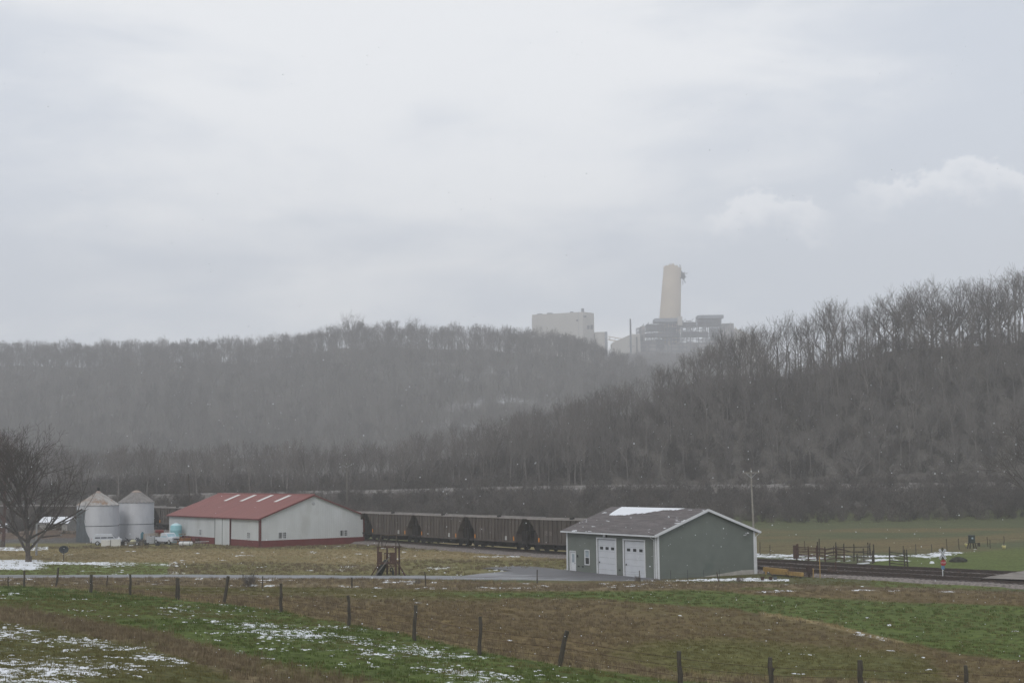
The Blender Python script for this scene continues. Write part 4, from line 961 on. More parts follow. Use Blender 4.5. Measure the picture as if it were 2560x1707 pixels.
def bin_(name, u, v, Y, rad, eave, rise, capr, mroof, label, panel):
    p = at(u, Y); g = empty(name, (p.x, p.y, p.z-.05), 0, label, 'grain bin'); n = 40
    prof = []; z = 0
    while z < eave: prof += [(rad, z), (rad+.018, z+.07), (rad, z+.14)]; z += .14
    MB().lathe(prof+[(rad, eave)], n).build('wall', galv, g, fix=False)
    rf = MB(); e = rad+.14; vs = []; fs = []; m2 = 24
    for i in range(m2*2):
        a = math.pi*i/m2; h = .14 if i % 2 else 0
        vs += [(e*math.cos(a), e*math.sin(a), eave-.02+h), (capr*math.cos(a), capr*math.sin(a), eave+rise+h*.6)]
    q = m2*2
    for i in range(q): j = (i+1) % q; fs.append((2*i, 2*j, 2*j+1, 2*i+1))
    rf.add(vs, fs); roof = rf.build('roof', mroof, g, fix=False)
    MB().lathe([(capr+.05, eave+rise-.02), (capr+.02, eave+rise+.14), (capr*.4, eave+rise+.34), (0, eave+rise+.36)], 16).build('cap', mat('pale_rust_cap', (.33,.26,.22), .7, .2, 2), roof)
    MB().lathe([(rad+.03, 2.5), (rad+.05, 2.55), (rad+.03, 2.6)], n).build('hoop', galv_d, g)
    if panel:   # dark stained sheets over the left third
        vs = []; fs = []; k = 16; r = random.Random(3)
        zz = [0, .6, 1.2, 1.9, 2.6, 3.3, 4.0, 4.7, 5.15]; ed = [.35, .33, .28, .22, .2, .18, .2, .19, .22]
        for z, e_ in zip(zz, ed):
            a0 = math.pi*1.04; a1 = a0+math.pi*(.35+(e_-.2)*.6)+r.uniform(-.03,.03)
            for i in range(k+1): a = a0+(a1-a0)*i/k; vs.append(((rad+.045)*math.cos(a), (rad+.045)*math.sin(a), z+.02))
        for j in range(len(zz)-1):
            for i in range(k): fs.append((j*(k+1)+i, j*(k+1)+i+1, (j+1)*(k+1)+i+1, (j+1)*(k+1)+i))
        MB().add(vs, fs, True).build('dark_sheets', galv_d, g, fix=False)
        MB().lathe([(.18, eave+rise+.3), (.18, eave+rise+.7), (.28, eave+rise+.72), (.05, eave+rise+.95)], 10).build('vent_pipe', black, roof)
    return g
bin_('grain_bin', 244, 1352, 231, 3.28, 5.75, 2.0, .45, rust_roof, 'round steel grain bin with rusty roof and dark stained left side', True)
bin_('grain_bin', 340, 1348, 237, 2.85, 6.05, 1.65, .75, grey_roof, 'round pale steel grain bin with grey ribbed roof, right one of the pair', False)
def rough_box(name, p, size, rz, m, label, cat, lid=None):
    g = empty(name, p, rz, label, cat); return g
# blue water tank
tank_blue = mat('pale_cyan_plastic', (.27,.52,.56), .5, .06, 1); p = at(440, 226)
g = empty('water_tank', (p.x, p.y, p.z), 0, 'tall pale cyan plastic tank beside the barn wall', 'water tank'); g.scale = (1, 1, 1.2)
MB().lathe([(0,0),(.84,0),(.86,.1),(.88,.7),(.9,.75),(.88,.8),(.9,1.5),(.93,1.55),(.9,1.6),(.9,2.05),(.82,2.2)], 28).build('body', tank_blue, g)
d = MB().lathe([(.83,2.19),(.6,2.36),(.25,2.46),(.22,2.46)], 28).build('dome_top', mat('snowy_cyan_plastic', (.48,.68,.72), .5, .06, 1), g); MB().lathe([(.22,2.44),(.22,2.54),(0,2.55)], 14).build('lid', white, d)
def wheel(parent, c, r_=.34, w_=.22, ax='y', rim=steel):
    a = Vector((0, w_/2, 0)) if ax == 'y' else Vector((w_/2, 0, 0)); c = Vector(c)
    t = MB().tube([c-a, c-a*.6, c+a*.6, c+a], [r_*.9, r_, r_, r_*.9], 18).build('wheel', black, parent)
    MB().tube([c-a*1.04, c+a*1.04], r_*.58, 12).build('rim', rim, t)
vw = mat('white_car_paint', (.55,.57,.61), .35, .05, 1, spec=.5); bumper = mat('dark_bumper', (.05,.052,.058), .6, .2, 2); winm = mat('car_glass', (.035,.04,.05), .12, .15, 2, spec=.6); windp = mat('painted_sky_glass', (.32,.46,.52), .2, .1, 2, spec=.6)  # pickup glass has its sky reflection painted in as pale blue
def loft(prof, halfw, tuck=1.0, name=None):
    """car body: side outline [(x, z)] swept across the width with rounded shoulders"""
    m = MB(); xs = [(-halfw, .0), (-halfw*.93, .04), (halfw*.93, .04), (halfw, .0)]; n = len(prof); vs = []; cxx = sum(p[0] for p in prof)/n; cz = sum(p[1] for p in prof)/n
    for y, ins in ((-halfw, .06), (-halfw*.9, 0), (halfw*.9, 0), (halfw, .06)):
        vs += [(cxx+(x-cxx)*(1-ins*.4), y, cz+(z-cz)*(1-ins)) for x, z in prof]
    fs = []
    for k in range(3):
        for i in range(n): j = (i+1) % n; fs.append((k*n+i, k*n+j, (k+1)*n+j, (k+1)*n+i))
    fs += [tuple(range(n))[::-1], tuple(range(3*n, 4*n))]
    return m.add(vs, fs)
def suv():
    p = at(267, 218.5); g = empty('parked_suv', (p.x, p.y, p.z), R(14), 'white estate car with dark bumper parked in front of the left grain bin', 'car')
    loft([(-2.2,.38),(-2.22,.9),(-2.05,1.02),(2.0,.98),(2.2,.82),(2.22,.38)], .88).build('body', vw, g)
    cb = loft([(-2.1,1.0),(-1.75,1.62),(-1.5,1.68),(.55,1.66),(.75,1.58),(1.25,1.0)], .8).build('cabin', vw, g)
    for sy in (-1, 1):
        for a, b in ((-1.75,-.95),(-.85,.0),(.1,.75)):
            MB().add([(a,sy*.815,1.06),(b+(.28 if b > .6 else 0),sy*.815,1.06),(b-(.08 if b > .6 else 0),sy*.775,1.56),(a+(.22 if a < -1.5 else 0),sy*.775,1.56)], [(0,1,2,3)]).build('side_window', winm, cb)
    MB().add([(-2.12,-.7,1.06),(-2.12,.7,1.06),(-1.8,.62,1.57),(-1.8,-.62,1.57)], [(0,1,2,3)]).build('rear_window', winm, cb)
    MB().add([(1.25,-.7,1.04),(1.25,.7,1.04),(.8,.62,1.56),(.8,-.62,1.56)], [(0,1,2,3)]).build('windscreen', winm, cb)
    for s in (-1, 1): MB().box((s*2.2, 0, .5), (.14, 1.7, .26)).build('bumper', bumper, g)
    for sx_ in (-1.35, 1.35):
        for sy in (-.8, .8): wheel(g, (sx_, sy, .34))
    for sy in (-.68, .68): MB().box((-2.2, sy, .88), (.06, .2, .3)).build('tail_lamp', mat('red_lens', (.3,.03,.03), .3), g); MB().box((2.18, sy, .78), (.08, .3, .16)).build('headlight', steel, g)
suv()
def pickup():
    p = at(419, 219); g = empty('parked_pickup', (p.x, p.y, p.z), R(-42), 'white pickup truck with snowy bonnet facing the lens beside a white cylinder tank', 'pickup truck')
    loft([(-2.6,.45),(-2.62,1.08),(-.4,1.1),(2.2,1.04),(2.5,.95),(2.52,.45)], .93).build('body', vw, g)
    cb = loft([(-.75,1.05),(-.6,1.66),(-.4,1.74),(.5,1.72),(.68,1.62),(1.15,1.05)], .83).build('cabin', vw, g)
    for sy in (-1, 1): MB().add([(-.62,sy*.845,1.1),(.95,sy*.845,1.1),(.6,sy*.805,1.6),(-.5,sy*.805,1.6)], [(0,1,2,3)]).build('side_window', windp, cb)
    MB().add([(1.17,-.72,1.09),(1.17,.72,1.09),(.73,.66,1.62),(.73,-.66,1.62)], [(0,1,2,3)]).build('windscreen', windp, cb)
    MB().box((1.8, 0, 1.1), (1.2, 1.6, .1)).build('snowy_bonnet', mat('thin_snow', (.68,.69,.71), .8), g)
    MB().box((2.53, 0, .82), (.06, 1.2, .2)).build('grille', bumper, g); MB().box((2.58, 0, .52), (.16, 1.84, .18)).build('bumper', mat('dull_chrome', (.35,.36,.38), .4, .1), g)
    for sy in (-.75, .75): MB().box((2.54, sy, .82), (.06, .26, .2)).build('headlight', steel, g)
    MB().box((-1.75, 0, 1.12), (1.6, 1.5, .05)).build('truck_bed', bumper, g)
    for sx_ in (-1.7, 1.7):
        for sy in (-.84, .84): wheel(g, (sx_, sy, .38), .38)
pickup()
# white cylinder tank with dark straps
p = at(464.5, 213); g = empty('propane_tank', (p.x, p.y, p.z), R(-4), 'small white horizontal gas tank with two dark straps on the grass', 'gas tank')
MB().tube([(-1.06,0,.33),(-1.0,0,.33),(-.86,0,.33),(.86,0,.33),(1.0,0,.33),(1.06,0,.33)], [.1,.24,.32,.32,.24,.1], 18).build('body', mat('white_tank', (.62,.62,.61), .5, .05), g)
for x in (-.35, .68): MB().tube([(x-.035,0,.33),(x+.035,0,.33)], .33, 18).build('strap', black, g)
for x in (-.7, .7): MB().box((x, 0, .05), (.15, .5, .14)).build('foot', black, g)
# caged totes, crates
cage_w = mat('translucent_tote', (.50,.51,.54), .5, .06); cage_t = mat('tan_pallet_wood', (.42,.36,.30), .9, .15)
def tote(u, Y, w_, h_, rz, m1, m2, label, solid=True):
    p = at(u, Y); g = empty('caged_tote', (p.x, p.y, p.z), rz, label, 'storage tote')
    if solid: MB().box((0,0,h_/2+.08), (w_-.1, w_-.1, h_-.2)).build('bottle', m1, g); MB().tube([(0,0,h_-.05),(0,0,h_+.06)], .12, 10).build('cap', black, g)
    c = MB(); n = 5
    for i in range(n+1):
        a = -w_/2+w_*i/n
        for s in (-1, 1): c.bar((a, s*w_/2, .1), (a, s*w_/2, h_), .035); c.bar((s*w_/2, a, .1), (s*w_/2, a, h_), .035)
    for k in range(5):
        z = .12+(h_-.14)*k/4
        for s in (-1, 1): c.bar((-w_/2, s*w_/2, z), (w_/2, s*w_/2, z), .035); c.bar((s*w_/2, -w_/2, z), (s*w_/2, w_/2, z), .035)
    c.build('cage', m2, g); MB().box((0,0,.05), (w_, w_, .1)).build('pallet', wood_d, g)
tote(377, 220, 1.15, 1.25, R(8), cage_w, steel, 'grey-white caged liquid tote just left of the white pickup'); tote(391, 222, 1.1, 1.1, R(-6), cage_w, steel, 'second caged tote, partly behind the pickup cab')
tote(371, 228, 1.35, 1.3, R(5), cage_t, cage_t, 'tan wooden crate of slats against the right grain bin', False); tote(384, 229, 1.15, 1.3, R(-3), cage_t, cage_t, 'tan slatted crate nearest the red tank', False)
# white chest appliances
for u, Y, w_, h_, lb in ((266, 214.5, 1.35, .92, 'white chest freezer in front of the white estate car'), (290, 214, 1.3, 1.0, 'white box freezer right of the estate car bonnet')):
    p = at(u, Y); g = empty('chest_freezer', (p.x, p.y, p.z), R(rnd.uniform(-8, 8)), lb, 'freezer'); fm_ = mat('yellowed_enamel', (.60,.585,.54), .5, .05)
    MB().box((0,0,h_*.44), (w_, .7, h_*.86)).build('cabinet', fm_, g); MB().box((0,-.0,h_*.93), (w_+.04, .74, .12)).build('lid', fm_, g); MB().box((w_*.3, -.39, h_*.85), (.2, .04, .05)).build('handle', steel, g)
# red tank, tan heap, teal barrel, machine, junk
p = at(398.5, 243); g = empty('fuel_tank', (p.x, p.y, p.z+.55), R(3), 'rusty red horizontal fuel tank between crates and the cyan tank', 'fuel tank')
MB().tube([(-.7,0,.3),(-.64,0,.3),(.64,0,.3),(.7,0,.3)], [.2,.42,.42,.2], 16).build('body', mat('dull_red_paint', (.25,.04,.035), .6, .15), g)
for sx_ in (-.5, .5): MB().bar((sx_, -.25, -.6), (sx_, -.1, .1), .07).bar((sx_, .25, -.6), (sx_, .1, .1), .07).build('leg', rust, g)
p = at(356, 229); g = empty('barrel', (p.x, p.y, p.z), 0, 'upright teal barrel by the foot of the right grain bin', 'barrel')
MB().lathe([(0,0),(.3,0),(.33,.1),(.3,.5),(.34,.52),(.3,.55),(.3,1.2),(.12,1.55),(0,1.6)], 16).build('body', mat('teal_plastic', (.06,.14,.17), .6, .1), g)
orange_p = mat('rusty_orange_paint', (.24,.105,.04), .75, .25, 2.5, c2=(.13,.06,.035), spots=.5)
def dozer():
    p = at(461, 216.5); g = empty('bulldozer', (p.x, p.y, p.z), R(16), 'old rusty orange tracked machine in front of the red barn skirt', 'bulldozer')
    for sy in (-.8, .8):
        t = MB(); poly = []
        for k in range(20):
            a = 2*math.pi*k/20; x = 1.0*(1 if math.cos(a) > 0 else -1)+.38*math.cos(a); poly.append((x, .4+.38*math.sin(a)))
        t.prism(poly, 'y', sy-.22, sy+.22)
        for k in range(-5, 6): t.box((k*.2, sy, .02), (.08, .48, .06)); t.box((k*.2, sy, .78), (.08, .48, .06))
        t.build('crawler_track', mat('track_steel', (.045,.035,.03), .8, .3), g)
    MB().box((.55,0,1.0), (1.5,.8,.6)).box((.1,0,.6), (2.2,.9,.4)).build('bonnet', orange_p, g)
    MB().box((-.6,0,1.0), (.9,1.3,.5)).box((-.75,-.0,1.35), (.35,.7,.5)).build('seat_box', orange_p, g)
    c = MB()
    for sx_ in (-1.0, .0):
        for sy in (-.55, .55): c.bar((sx_, sy, 1.0), (sx_+.1, sy, 2.05), .06)
    c.box((-.45,0,2.08), (1.5,1.35,.09)); c.build('canopy', mat('tan_canopy', (.2,.15,.09), .9, .3), g)
    MB().prism([(-1.5,.15),(-1.38,.15),(-1.25,.55),(-1.38,.95),(-1.5,.95),(-1.38,.55)], 'y', -1.25, 1.25).build('blade', orange_p, g)
    for sy in (-1.05, 1.05): MB().bar((-1.4, sy, .35), (.6, sy, .45), .12).build('push_arm', orange_p, g)
    MB().tube([(.9,.1,1.3),(.9,.1,1.75)], .05, 8).build('exhaust', rust, g)
dozer()
_dz = [o for o in col.objects if o.name == 'bulldozer'][0]; _dz.scale = (.72, .72, .78)
def simple(name, u, Y, build, label, cat, rz=0.0):
    p = at(u, Y); g = empty(name, (p.x, p.y, p.z), rz, label, cat); build(g); return g
def plough(g):
    MB().bar((-1.0,0,.62), (1.0,0,.66), .09).bar((-.2,-.4,.62),(-.2,.9,.62),.08).build('beam', steel, g)
    for q in (-.9, -.45, 0, .45, .9): MB().bar((q,0,.62), (q+.08,-.1,.1), .07).bar((q+.08,-.1,.12),(q-.1,-.32,.03),.14,.04).build('tine', rust, g)
simple('harrow', 505, 212, plough, 'small grey farm implement standing by the red barn skirt', 'farm implement', R(8))
def sphere_tank(g):
    MB().lathe([(0,.02),(.3,.06),(.46,.22),(.5,.42),(.42,.64),(.22,.78),(0,.82)], 18).build('body', mat('yellowish_plastic', (.42,.40,.27), .6, .1), g); MB().tube([(0,0,.78),(0,0,.88)], .12, 10).build('lid', black, g)
simple('round_tank', 332.5, 219, sphere_tank, 'squat yellowish round tank on the yard between the bins and the totes', 'tank')
def trailer(g):
    MB().box((0,0,.5), (2.2,1.2,.1)).build('deck', wood_g, g)
    for q in (-.62, .62): wheel(g, (.2, q, .28), .28, .16)
    MB().bar((-1.1,0,.45),(-1.9,0,.35),.08).build('drawbar', rust, g); MB().box((.95,0,.65), (.12,1.2,.5)).build('tail_board', wood_g, g)
simple('flat_trailer', 341, 215.5, trailer, 'low flat trailer of grey boards below the round tank', 'trailer', R(5))
def crate(m, s):
    def f(g):
        MB().box((0,0,s[2]/2), (s[0]-.06, s[1]-.06, s[2]-.05)).build('box', m, g)
        c = MB()
        for sx_ in (-1, 1):
            for sy in (-1, 1): c.box((sx_*s[0]/2, sy*s[1]/2, s[2]/2), (.06, .06, s[2]))
        for sy in (-1, 1): c.box((0, sy*s[1]/2, s[2]-.03), (s[0], .05, .07)).box((0, sy*s[1]/2, .05), (s[0], .05, .07))
        c.build('edging', wood_d, g)
    return f
simple('crate', 353, 214.5, crate(wood_g, (.5,.5,.75)), 'grey upright crate at the end of the flat trailer', 'crate', R(10)); simple('crate', 329, 213, crate(white, (.75,.5,.35)), 'low white box in front of the flat trailer', 'box', R(-5)); simple('crate', 314, 216, crate(white, (.4,.4,.6)), 'small white box among dark scrap right of the freezer', 'box', R(25))
def tyres(n):
    def f(g):
        for k in range(n): MB().lathe([(.2,.02+.2*k),(.33,.0+.2*k),(.36,.1+.2*k),(.33,.2+.2*k),(.2,.18+.2*k)], 16, ((k % 2)*.05,0,0)).build('tyre', black, g)
    return f
simple('tyre_stack', 304, 217, tyres(3), 'short stack of black tyres beside the white freezer', 'tyre stack'); simple('tyre_stack', 366, 216, tyres(2), 'two black tyres lying left of the caged tote', 'tyre stack'); simple('tyre_stack', 394, 215, tyres(2), 'pair of tyres in front of the pickup wheel', 'tyre stack')
def scrap(seed, w_, h_, m):
    def f(g):
        r = random.Random(seed); mb = MB()
        for _ in range(26):
            a = Vector((r.uniform(-w_/2, w_/2), r.uniform(-.5,.5), r.uniform(.05, h_*.6))); mb.bar(a, a+Vector((r.uniform(-.9,.9), r.uniform(-.3,.3), r.uniform(-.1,.6))), r.uniform(.05,.22), r.uniform(.04,.16))
        mb.build('scrap_pieces', m, g)
    return f
simple('scrap_heap', 310, 221, scrap(1, 2.4, .9, bumper), 'dark scrap heap between the freezers and the round tank', 'scrap heap'); simple('scrap_heap', 346, 223, scrap(2, 2.6, .9, mat('dull_blue_scrap', (.08,.09,.1), .8, .4)), 'blue-grey scrap heap in front of the right grain bin', 'scrap heap')
simple('scrap_heap', 411, 236, scrap(3, 2.6, 1.0, mat('tan_scrap', (.19,.16,.1), .9, .4)), 'tan scrap heap between the red tank and cyan tank', 'scrap heap'); simple('scrap_heap', 484, 222, scrap(4, 2.2, .7, mat('dark_brown_scrap', (.09,.05,.04), .9, .4)), 'brown scrap pile behind the orange machine', 'scrap heap')
def bag(g): MB().lathe([(0,0),(.28,.02),(.36,.25),(.28,.6),(.1,.85),(.06,1.0)], 12).build('sack', mat('white_sack', (.6,.6,.62), .8), g)
simple('feed_sack', 297, 226, bag, 'white sack leaning in the gap between the two grain bins', 'sack')
# snow-roofed shed on the heap, small building at the frame edge
def shed(u, Y, w_, d_, h_, rise, rz, label, wallm, roofm, dz=0):
    p = at(u, Y); g = empty('shed', (p.x, p.y, p.z+dz), rz, label, 'shed')
    MB().box((0,0,h_/2-.2), (w_,d_,h_+.4)).prism([(-d_/2,h_),(d_/2,h_),(0,h_+rise)], 'x', -w_/2, w_/2).build('wall', wallm, g)
    rf = MB(); o = .25; k = rise/(d_/2)
    slab(rf, (-w_/2-o,-d_/2-o,h_-o*k+.06), (w_/2+o,-d_/2-o,h_-o*k+.06), (w_/2+o,0,h_+rise+.06), (-w_/2-o,0,h_+rise+.06), .07); slab(rf, (-w_/2-o,d_/2+o,h_-o*k+.06), (w_/2+o,d_/2+o,h_-o*k+.06), (w_/2+o,0,h_+rise+.06), (-w_/2-o,0,h_+rise+.06), .07)
    rf.build('roof', roofm, g)
    d = MB().box((w_*.2,-d_/2-.03,h_*.4), (w_*.2,.06,h_*.8)).build('door', wood_d, g); MB().box((w_*.27,-d_/2-.08,h_*.4), (.05,.05,.12)).build('handle', steel, d)
snowm = mat('settled_snow', (.78,.8,.83), .9, .05, 2)
shed(145, 247, 5.0, 3.6, 1.3, .95, R(-8), 'low grey shed with snow-covered roof on the earth bank', mat('grey_shed_boards', (.3,.29,.27), .9, .2), snowm)
shed(2, 252, 1.6, 2.5, 1.5, .6, R(5), 'small pale shed at the left picture edge', mat('pinkish_boards', (.42,.36,.35), .9, .1), snowm)
def mound_stuff():
    r = random.Random(12)
    for u, Y, lb in ((175, 240, 'broken grey boards lying on the earth bank beside the shed'), (118, 243, 'heap of broken boards and branches left on the earth bank')):
        simple('board_pile', u, Y, scrap(r.randrange(99), 3.0, .5, wood_g), lb, 'board pile')
mound_stuff()
# satellite dish
p = at(159, 177); g = empty('satellite_dish', (p.x, p.y, p.z), R(15), 'dark mesh satellite dish on a short pole in the lawn', 'satellite dish')
MB().tube([(0,0,0),(0,0,1.2)], .045, 8).build('pole', wood_d, g)
d = MB(); vs = []; fs = []; n = 20
for k in range(5):
    r_ = .58*k/4; vs += [(r_*math.cos(2*math.pi*i/n), -.30*(k/4)**2+.2, 1.42+r_*math.sin(2*math.pi*i/n)*.82+.0) for i in range(n)]
for k in range(4):
    for i in range(n): j = (i+1) % n; fs.append((k*n+i, k*n+j, (k+1)*n+j, (k+1)*n+i))
dd = d.add(vs, fs, True).build('dish', mat('dark_mesh_metal', (.05,.055,.06), .7, .2), g); sm = dd.modifiers.new('thickness', 'SOLIDIFY'); sm.thickness = .02
MB().bar((0,.1,1.35),(0,-.55,1.2),.03).box((0,-.58,1.22),(.1,.12,.1)).build('feed_arm', black, g)

# ================================================================ NEAR TREES
t1 = grow(501, 17.6, trunk=.2, spread=1.02, levels=6, n_limb=22, minr=.011, up=.15, kids=(3,4,5,4,3,2), r0=.42, ratio=.78, lead=.62, env=(.56, .48, .47))
t2 = grow(502, 19.5, trunk=.15, spread=1.0, levels=6, n_limb=14, minr=.012, up=.18, env=(.56, .44, .46), kids=(3,4,4,4,3,2), r0=.4, ratio=.7, lead=.62)
t3 = grow(503, 15, trunk=.2, spread=1.0, levels=6, n_limb=12, minr=.012, up=.14, kids=(3,4,4,3,3,2), r0=.3, ratio=.74, lead=.62)
bk1 = mat('grey_brown_bark', (.105,.09,.077), .95, .3, 6, spec=.1)
p = at(71, 176); place_tree('bare_tree', tree_meshes('t', t1, bk1, bark_dark, 9), (p.x, p.y, p.z-.1), 1.0, R(20), 'large spreading bare tree with forked grey trunk left of the grain bins')
p = at(6, 216); place_tree('bare_tree', tree_meshes('t', t2, bk1, bark_red, 9), (p.x, p.y, p.z-.1), 1.0, R(200), 'reddish bare tree cut by the left picture edge')
p = at(2600, 258); place_tree('bare_tree', tree_meshes('t', t3, bark_dark, bark_dark, 9), (p.x, p.y, p.z-.1), 1.45, R(80), 'dark bare tree reaching in from the right picture edge')
# bare bush by the road
def bush(u, Y, s, label, seed, m=bark_brown):
    sg = grow(seed, 1.5, trunk=.05, spread=.9, levels=4, n_limb=5, minr=.007, up=.25, kids=(3,4,3,2), multi=9, r0=.018); V, Q = seg_mesh(sg, 3)
    o = np_mesh('bare_bush', V, Q, m); o.location = at(u, Y); o.scale = (s, s, s); return tag(o, label, 'bush')
bush(621, 133.5, 1.15, 'thin bare bush at the roadside behind the leaning fence posts', 611); bush(1040, 134, .5, 'tiny twiggy bush on the ditch edge right of the playset', 612); bush(1590, 132.8, .6, 'twiggy weeds at the ditch in front of the garage doors', 613)
for u, Y, s, sd, lb in ((1985, 136, 1.0, 614, 'bare bush growing through the yellow beam'), (2020, 136.5, .95, 615, 'bare bush beside the short yellow marker'), (2070, 136.5, .9, 616, 'bare bush right of the tall yellow marker'), (2105, 135.5, .6, 617, 'low bare bush beside the siding track'), (2400, 133, .6, 618, 'brown weedy bush between the crossing sign and the planks'), (1850, 131.5, .55, 619, 'dead brown bush below the leaning stake')):
    bush(u, Y, s, lb, sd, mat('dull_red_twigs', (.12,.085,.07), .95, .25, 6))

# ================================================================ PLAYSET
def playset():
    p = at(973, 146); g = empty('wooden_playset', (p.x, p.y, p.z), R(-14), 'brown wooden climbing tower with black slide and open roof frame', 'playset')
    X0, X1, D = -.98, .92, 1.25
    def bb(name, mb, m=wood_b): return mb.build(name, m, g)
    for x, y in ((X0,-D/2),(X1,-D/2),(X0+.55,D/2),(X1-.35+.3,D/2)): bb('post', MB().box((x, y, 1.42), (.15,.15,2.84)))
    bb('top_rail', MB().box(((X0+X1)/2, -D/2, 2.82), (2.15,.07,.12)).box(((X0+X1)/2+.2, D/2, 2.82), (1.9,.07,.12)).box((X0, 0, 2.76), (.07,D,.1)).box((X1, 0, 2.76), (.07,D,.1)))
    bb('deck', MB().box(((X0+X1)/2, 0, 1.28), (2.0, D+.1, .09)).box(((X0+X1)/2, -D/2-.06, 1.2), (2.1,.06,.16)))
    bb('side_panel', MB().box((X0+.24, -D/2-.02, 1.86), (.4,.05,1.05))); bb('side_panel', MB().box((X1-.32, -D/2-.02, 1.8), (.6,.05,1.0)))
    q = MB().box((-.1, D/2, 2.15), (1.3,.05,.08))
    x = -.7
    while x < .5: q.box((x, D/2, 1.72), (.04,.04,.85)); x += .13
    bb('railing', q)
    fr = MB()
    for x in (X0, X1): fr.bar((x,-D/2,2.85),(x*.86,0,4.0),.08).bar((x,D/2,2.85),(x*.86,0,4.0),.08)
    fr.bar((X0*.86,0,4.0),(X1*.86,0,4.0),.09).bar((X0+.75,-D/2,2.85),(X0+.95,0,4.0),.04); bb('roof_frame', fr, wood_d)
    bb('brace', MB().bar((X1+.05,-D/2-.05,1.55),(X1+1.12,-D/2-.35,.0),.12)); bb('brace', MB().bar((X0,-D/2-.05,.98),(X0-.62,-D/2-.3,0),.11)); bb('brace', MB().bar((X0,0,.95),(X0-.42,.1,0),.1))
    bb('ladder', MB().bar((X1-.55,-D/2-.1,1.98),(X0+.12,-D/2-1.1,.02),.07).bar((X1-.95,-D/2-.05,1.3),(X0-.1,-D/2-1.0,.02),.05), wood_g)
    bb('knee_brace', MB().bar((-.15,-D/2,.92),(.18,-D/2,1.25),.06).bar((.45,-D/2,.92),(.15,-D/2,1.25),.06).bar((X1-.3,-D/2,1.22),(X1-.02,-D/2,.9),.06).box((.45,-D/2,.93),(1.4,.05,.06)))
    sld = MB(); pts = [(-.35,.1,1.4),(-.42,-.1,1.15),(-.6,-.45,.7),(-.75,-.8,.25),(-.7,-1.15,.1)]; sld.tube(pts, [.26,.3,.32,.32,.3], 12); sld.build('tube_slide', mat('dark_green_plastic', (.018,.024,.02), .5, .2), g)
    t = MB()
    for k in range(16):
        a0, a1 = 2*math.pi*k/16, 2*math.pi*(k+1)/16; t.bar((.32+.13*math.cos(a0),-.2,.55+.2*math.sin(a0)),(.32+.13*math.cos(a1),-.2,.55+.2*math.sin(a1)),.1)
    t.build('tyre_swing', black, g); MB().bar((.32,-.2,.75),(.3,-.2,1.25),.02).build('rope', wood_g, g); MB().lathe([(0,0),(.1,.05),(.12,.35),(.05,.55),(0,.6)], 10, (.5,-.25,.0)).build('punch_bag', black, g)
playset()

# ================================================================ POLES
def pole(u, Y, h, lean, label, arm=None, rad=.15, m=wood_g, base=None):
    p = at(u, Y); g = empty('utility_pole', (p.x, p.y, p.z), 0, label, 'utility pole')
    top = Vector((lean, 0, h)); MB().tube([(0,0,-.3), tuple(top)], [rad, rad*.65], 10).build('pole', m, g)
    if arm:
        a = MB().box((lean*.95, -.12, h-.55), (arm, .1, .12)).build('crossarm', m, g)
        for q in (-.45, 0.02, .45): MB().lathe([(.03,0),(.06,.04),(.04,.1),(.06,.14),(.02,.2)], 8, (lean+arm*q, -.12, h-.49 if q else h)).build('insulator', white, a)
        b = MB().bar((lean*.95-arm*.3,-.12,h-.6),(lean*.9,-.1,h-1.2),.04).bar((lean*.95+arm*.3,-.12,h-.6),(lean*.9,-.1,h-1.2),.04).build('brace', steel, a)
    return g
pole(1887, 170, 10.4, -.2, 'tall grey utility pole with short crossarm behind the right end of the garage', 2.0, .14, mat('pale_grey_pole', (.26,.24,.21), .9, .15, 3))
pole(868, 300, 10.2, -.15, 'grey utility pole with wide crossarm rising behind the red barn gable', 3.2, .15)
pole(478.5, 292, 9.5, -.75, 'dark leaning pole without crossarm above the left end of the red barn roof', None, .17, wood_d)
pole(91, 190, 5.6, -.05, 'short pale pole standing behind the large bare tree trunk', None, .16, mat('pale_pole', (.27,.27,.27), .9, .15, 3))

# ================================================================ FENCES
def post_mesh(mb, base, h, r_, lean=(0,0), n=7, rough=.12, seed=0, fork=False):
    r = random.Random(seed); pts = []; rad = []
    for k in range(6):
        f = k/5; pts.append((base[0]+lean[0]*f+r.uniform(-1,1)*r_*rough*3, base[1]+lean[1]*f, base[2]-.15+(h+.15)*f)); rad.append(r_*(1.05-.2*f)*r.uniform(1-rough, 1+rough))
    mb.tube(pts, rad, n, smooth=False)
    if fork: mb.tube([pts[3], (pts[3][0]+.12, pts[3][1], pts[3][2]+.2)], [r_*.6, r_*.45], n, smooth=False)
def wire_fence(name, label, posts, mpost, wires, wr=.0045, cat='fence', group=None, post_name='post', wm=None):
    """posts: (x, y, z, h, r, leanx, fork)"""
    c = posts[len(posts)//2]; g = empty(name, (c[0], c[1], c[2]), 0, label, cat, group)
    for k, (x, y, z, h, r_, lx, fk) in enumerate(posts):
        mb = MB(); post_mesh(mb, (0, 0, 0), h, r_, (lx, 0), seed=k+int(x*7) % 50, fork=fk); o = mb.build(post_name, mpost, g); o.location = (x-c[0], y-c[1], z-c[2])
    for wz in wires:
        mb = MB(); pts = []
        for (x, y, z, h, r_, lx, fk), nx in zip(posts, posts[1:]+[None]):
            a = Vector((x-c[0]+lx*wz/h, y-c[1]-r_*.9, z-c[2]+wz)); pts.append(a)
            if nx:
                b = Vector((nx[0]-c[0]+nx[5]*wz/nx[3], nx[1]-c[1]-nx[4]*.9, nx[2]-c[2]+wz)); pts.append((a+b)/2-Vector((0,0,.03)))
        mb.tube(pts, wr, 4, smooth=False); mb.build('wire', wm or rust, g)
    return g
fence = []
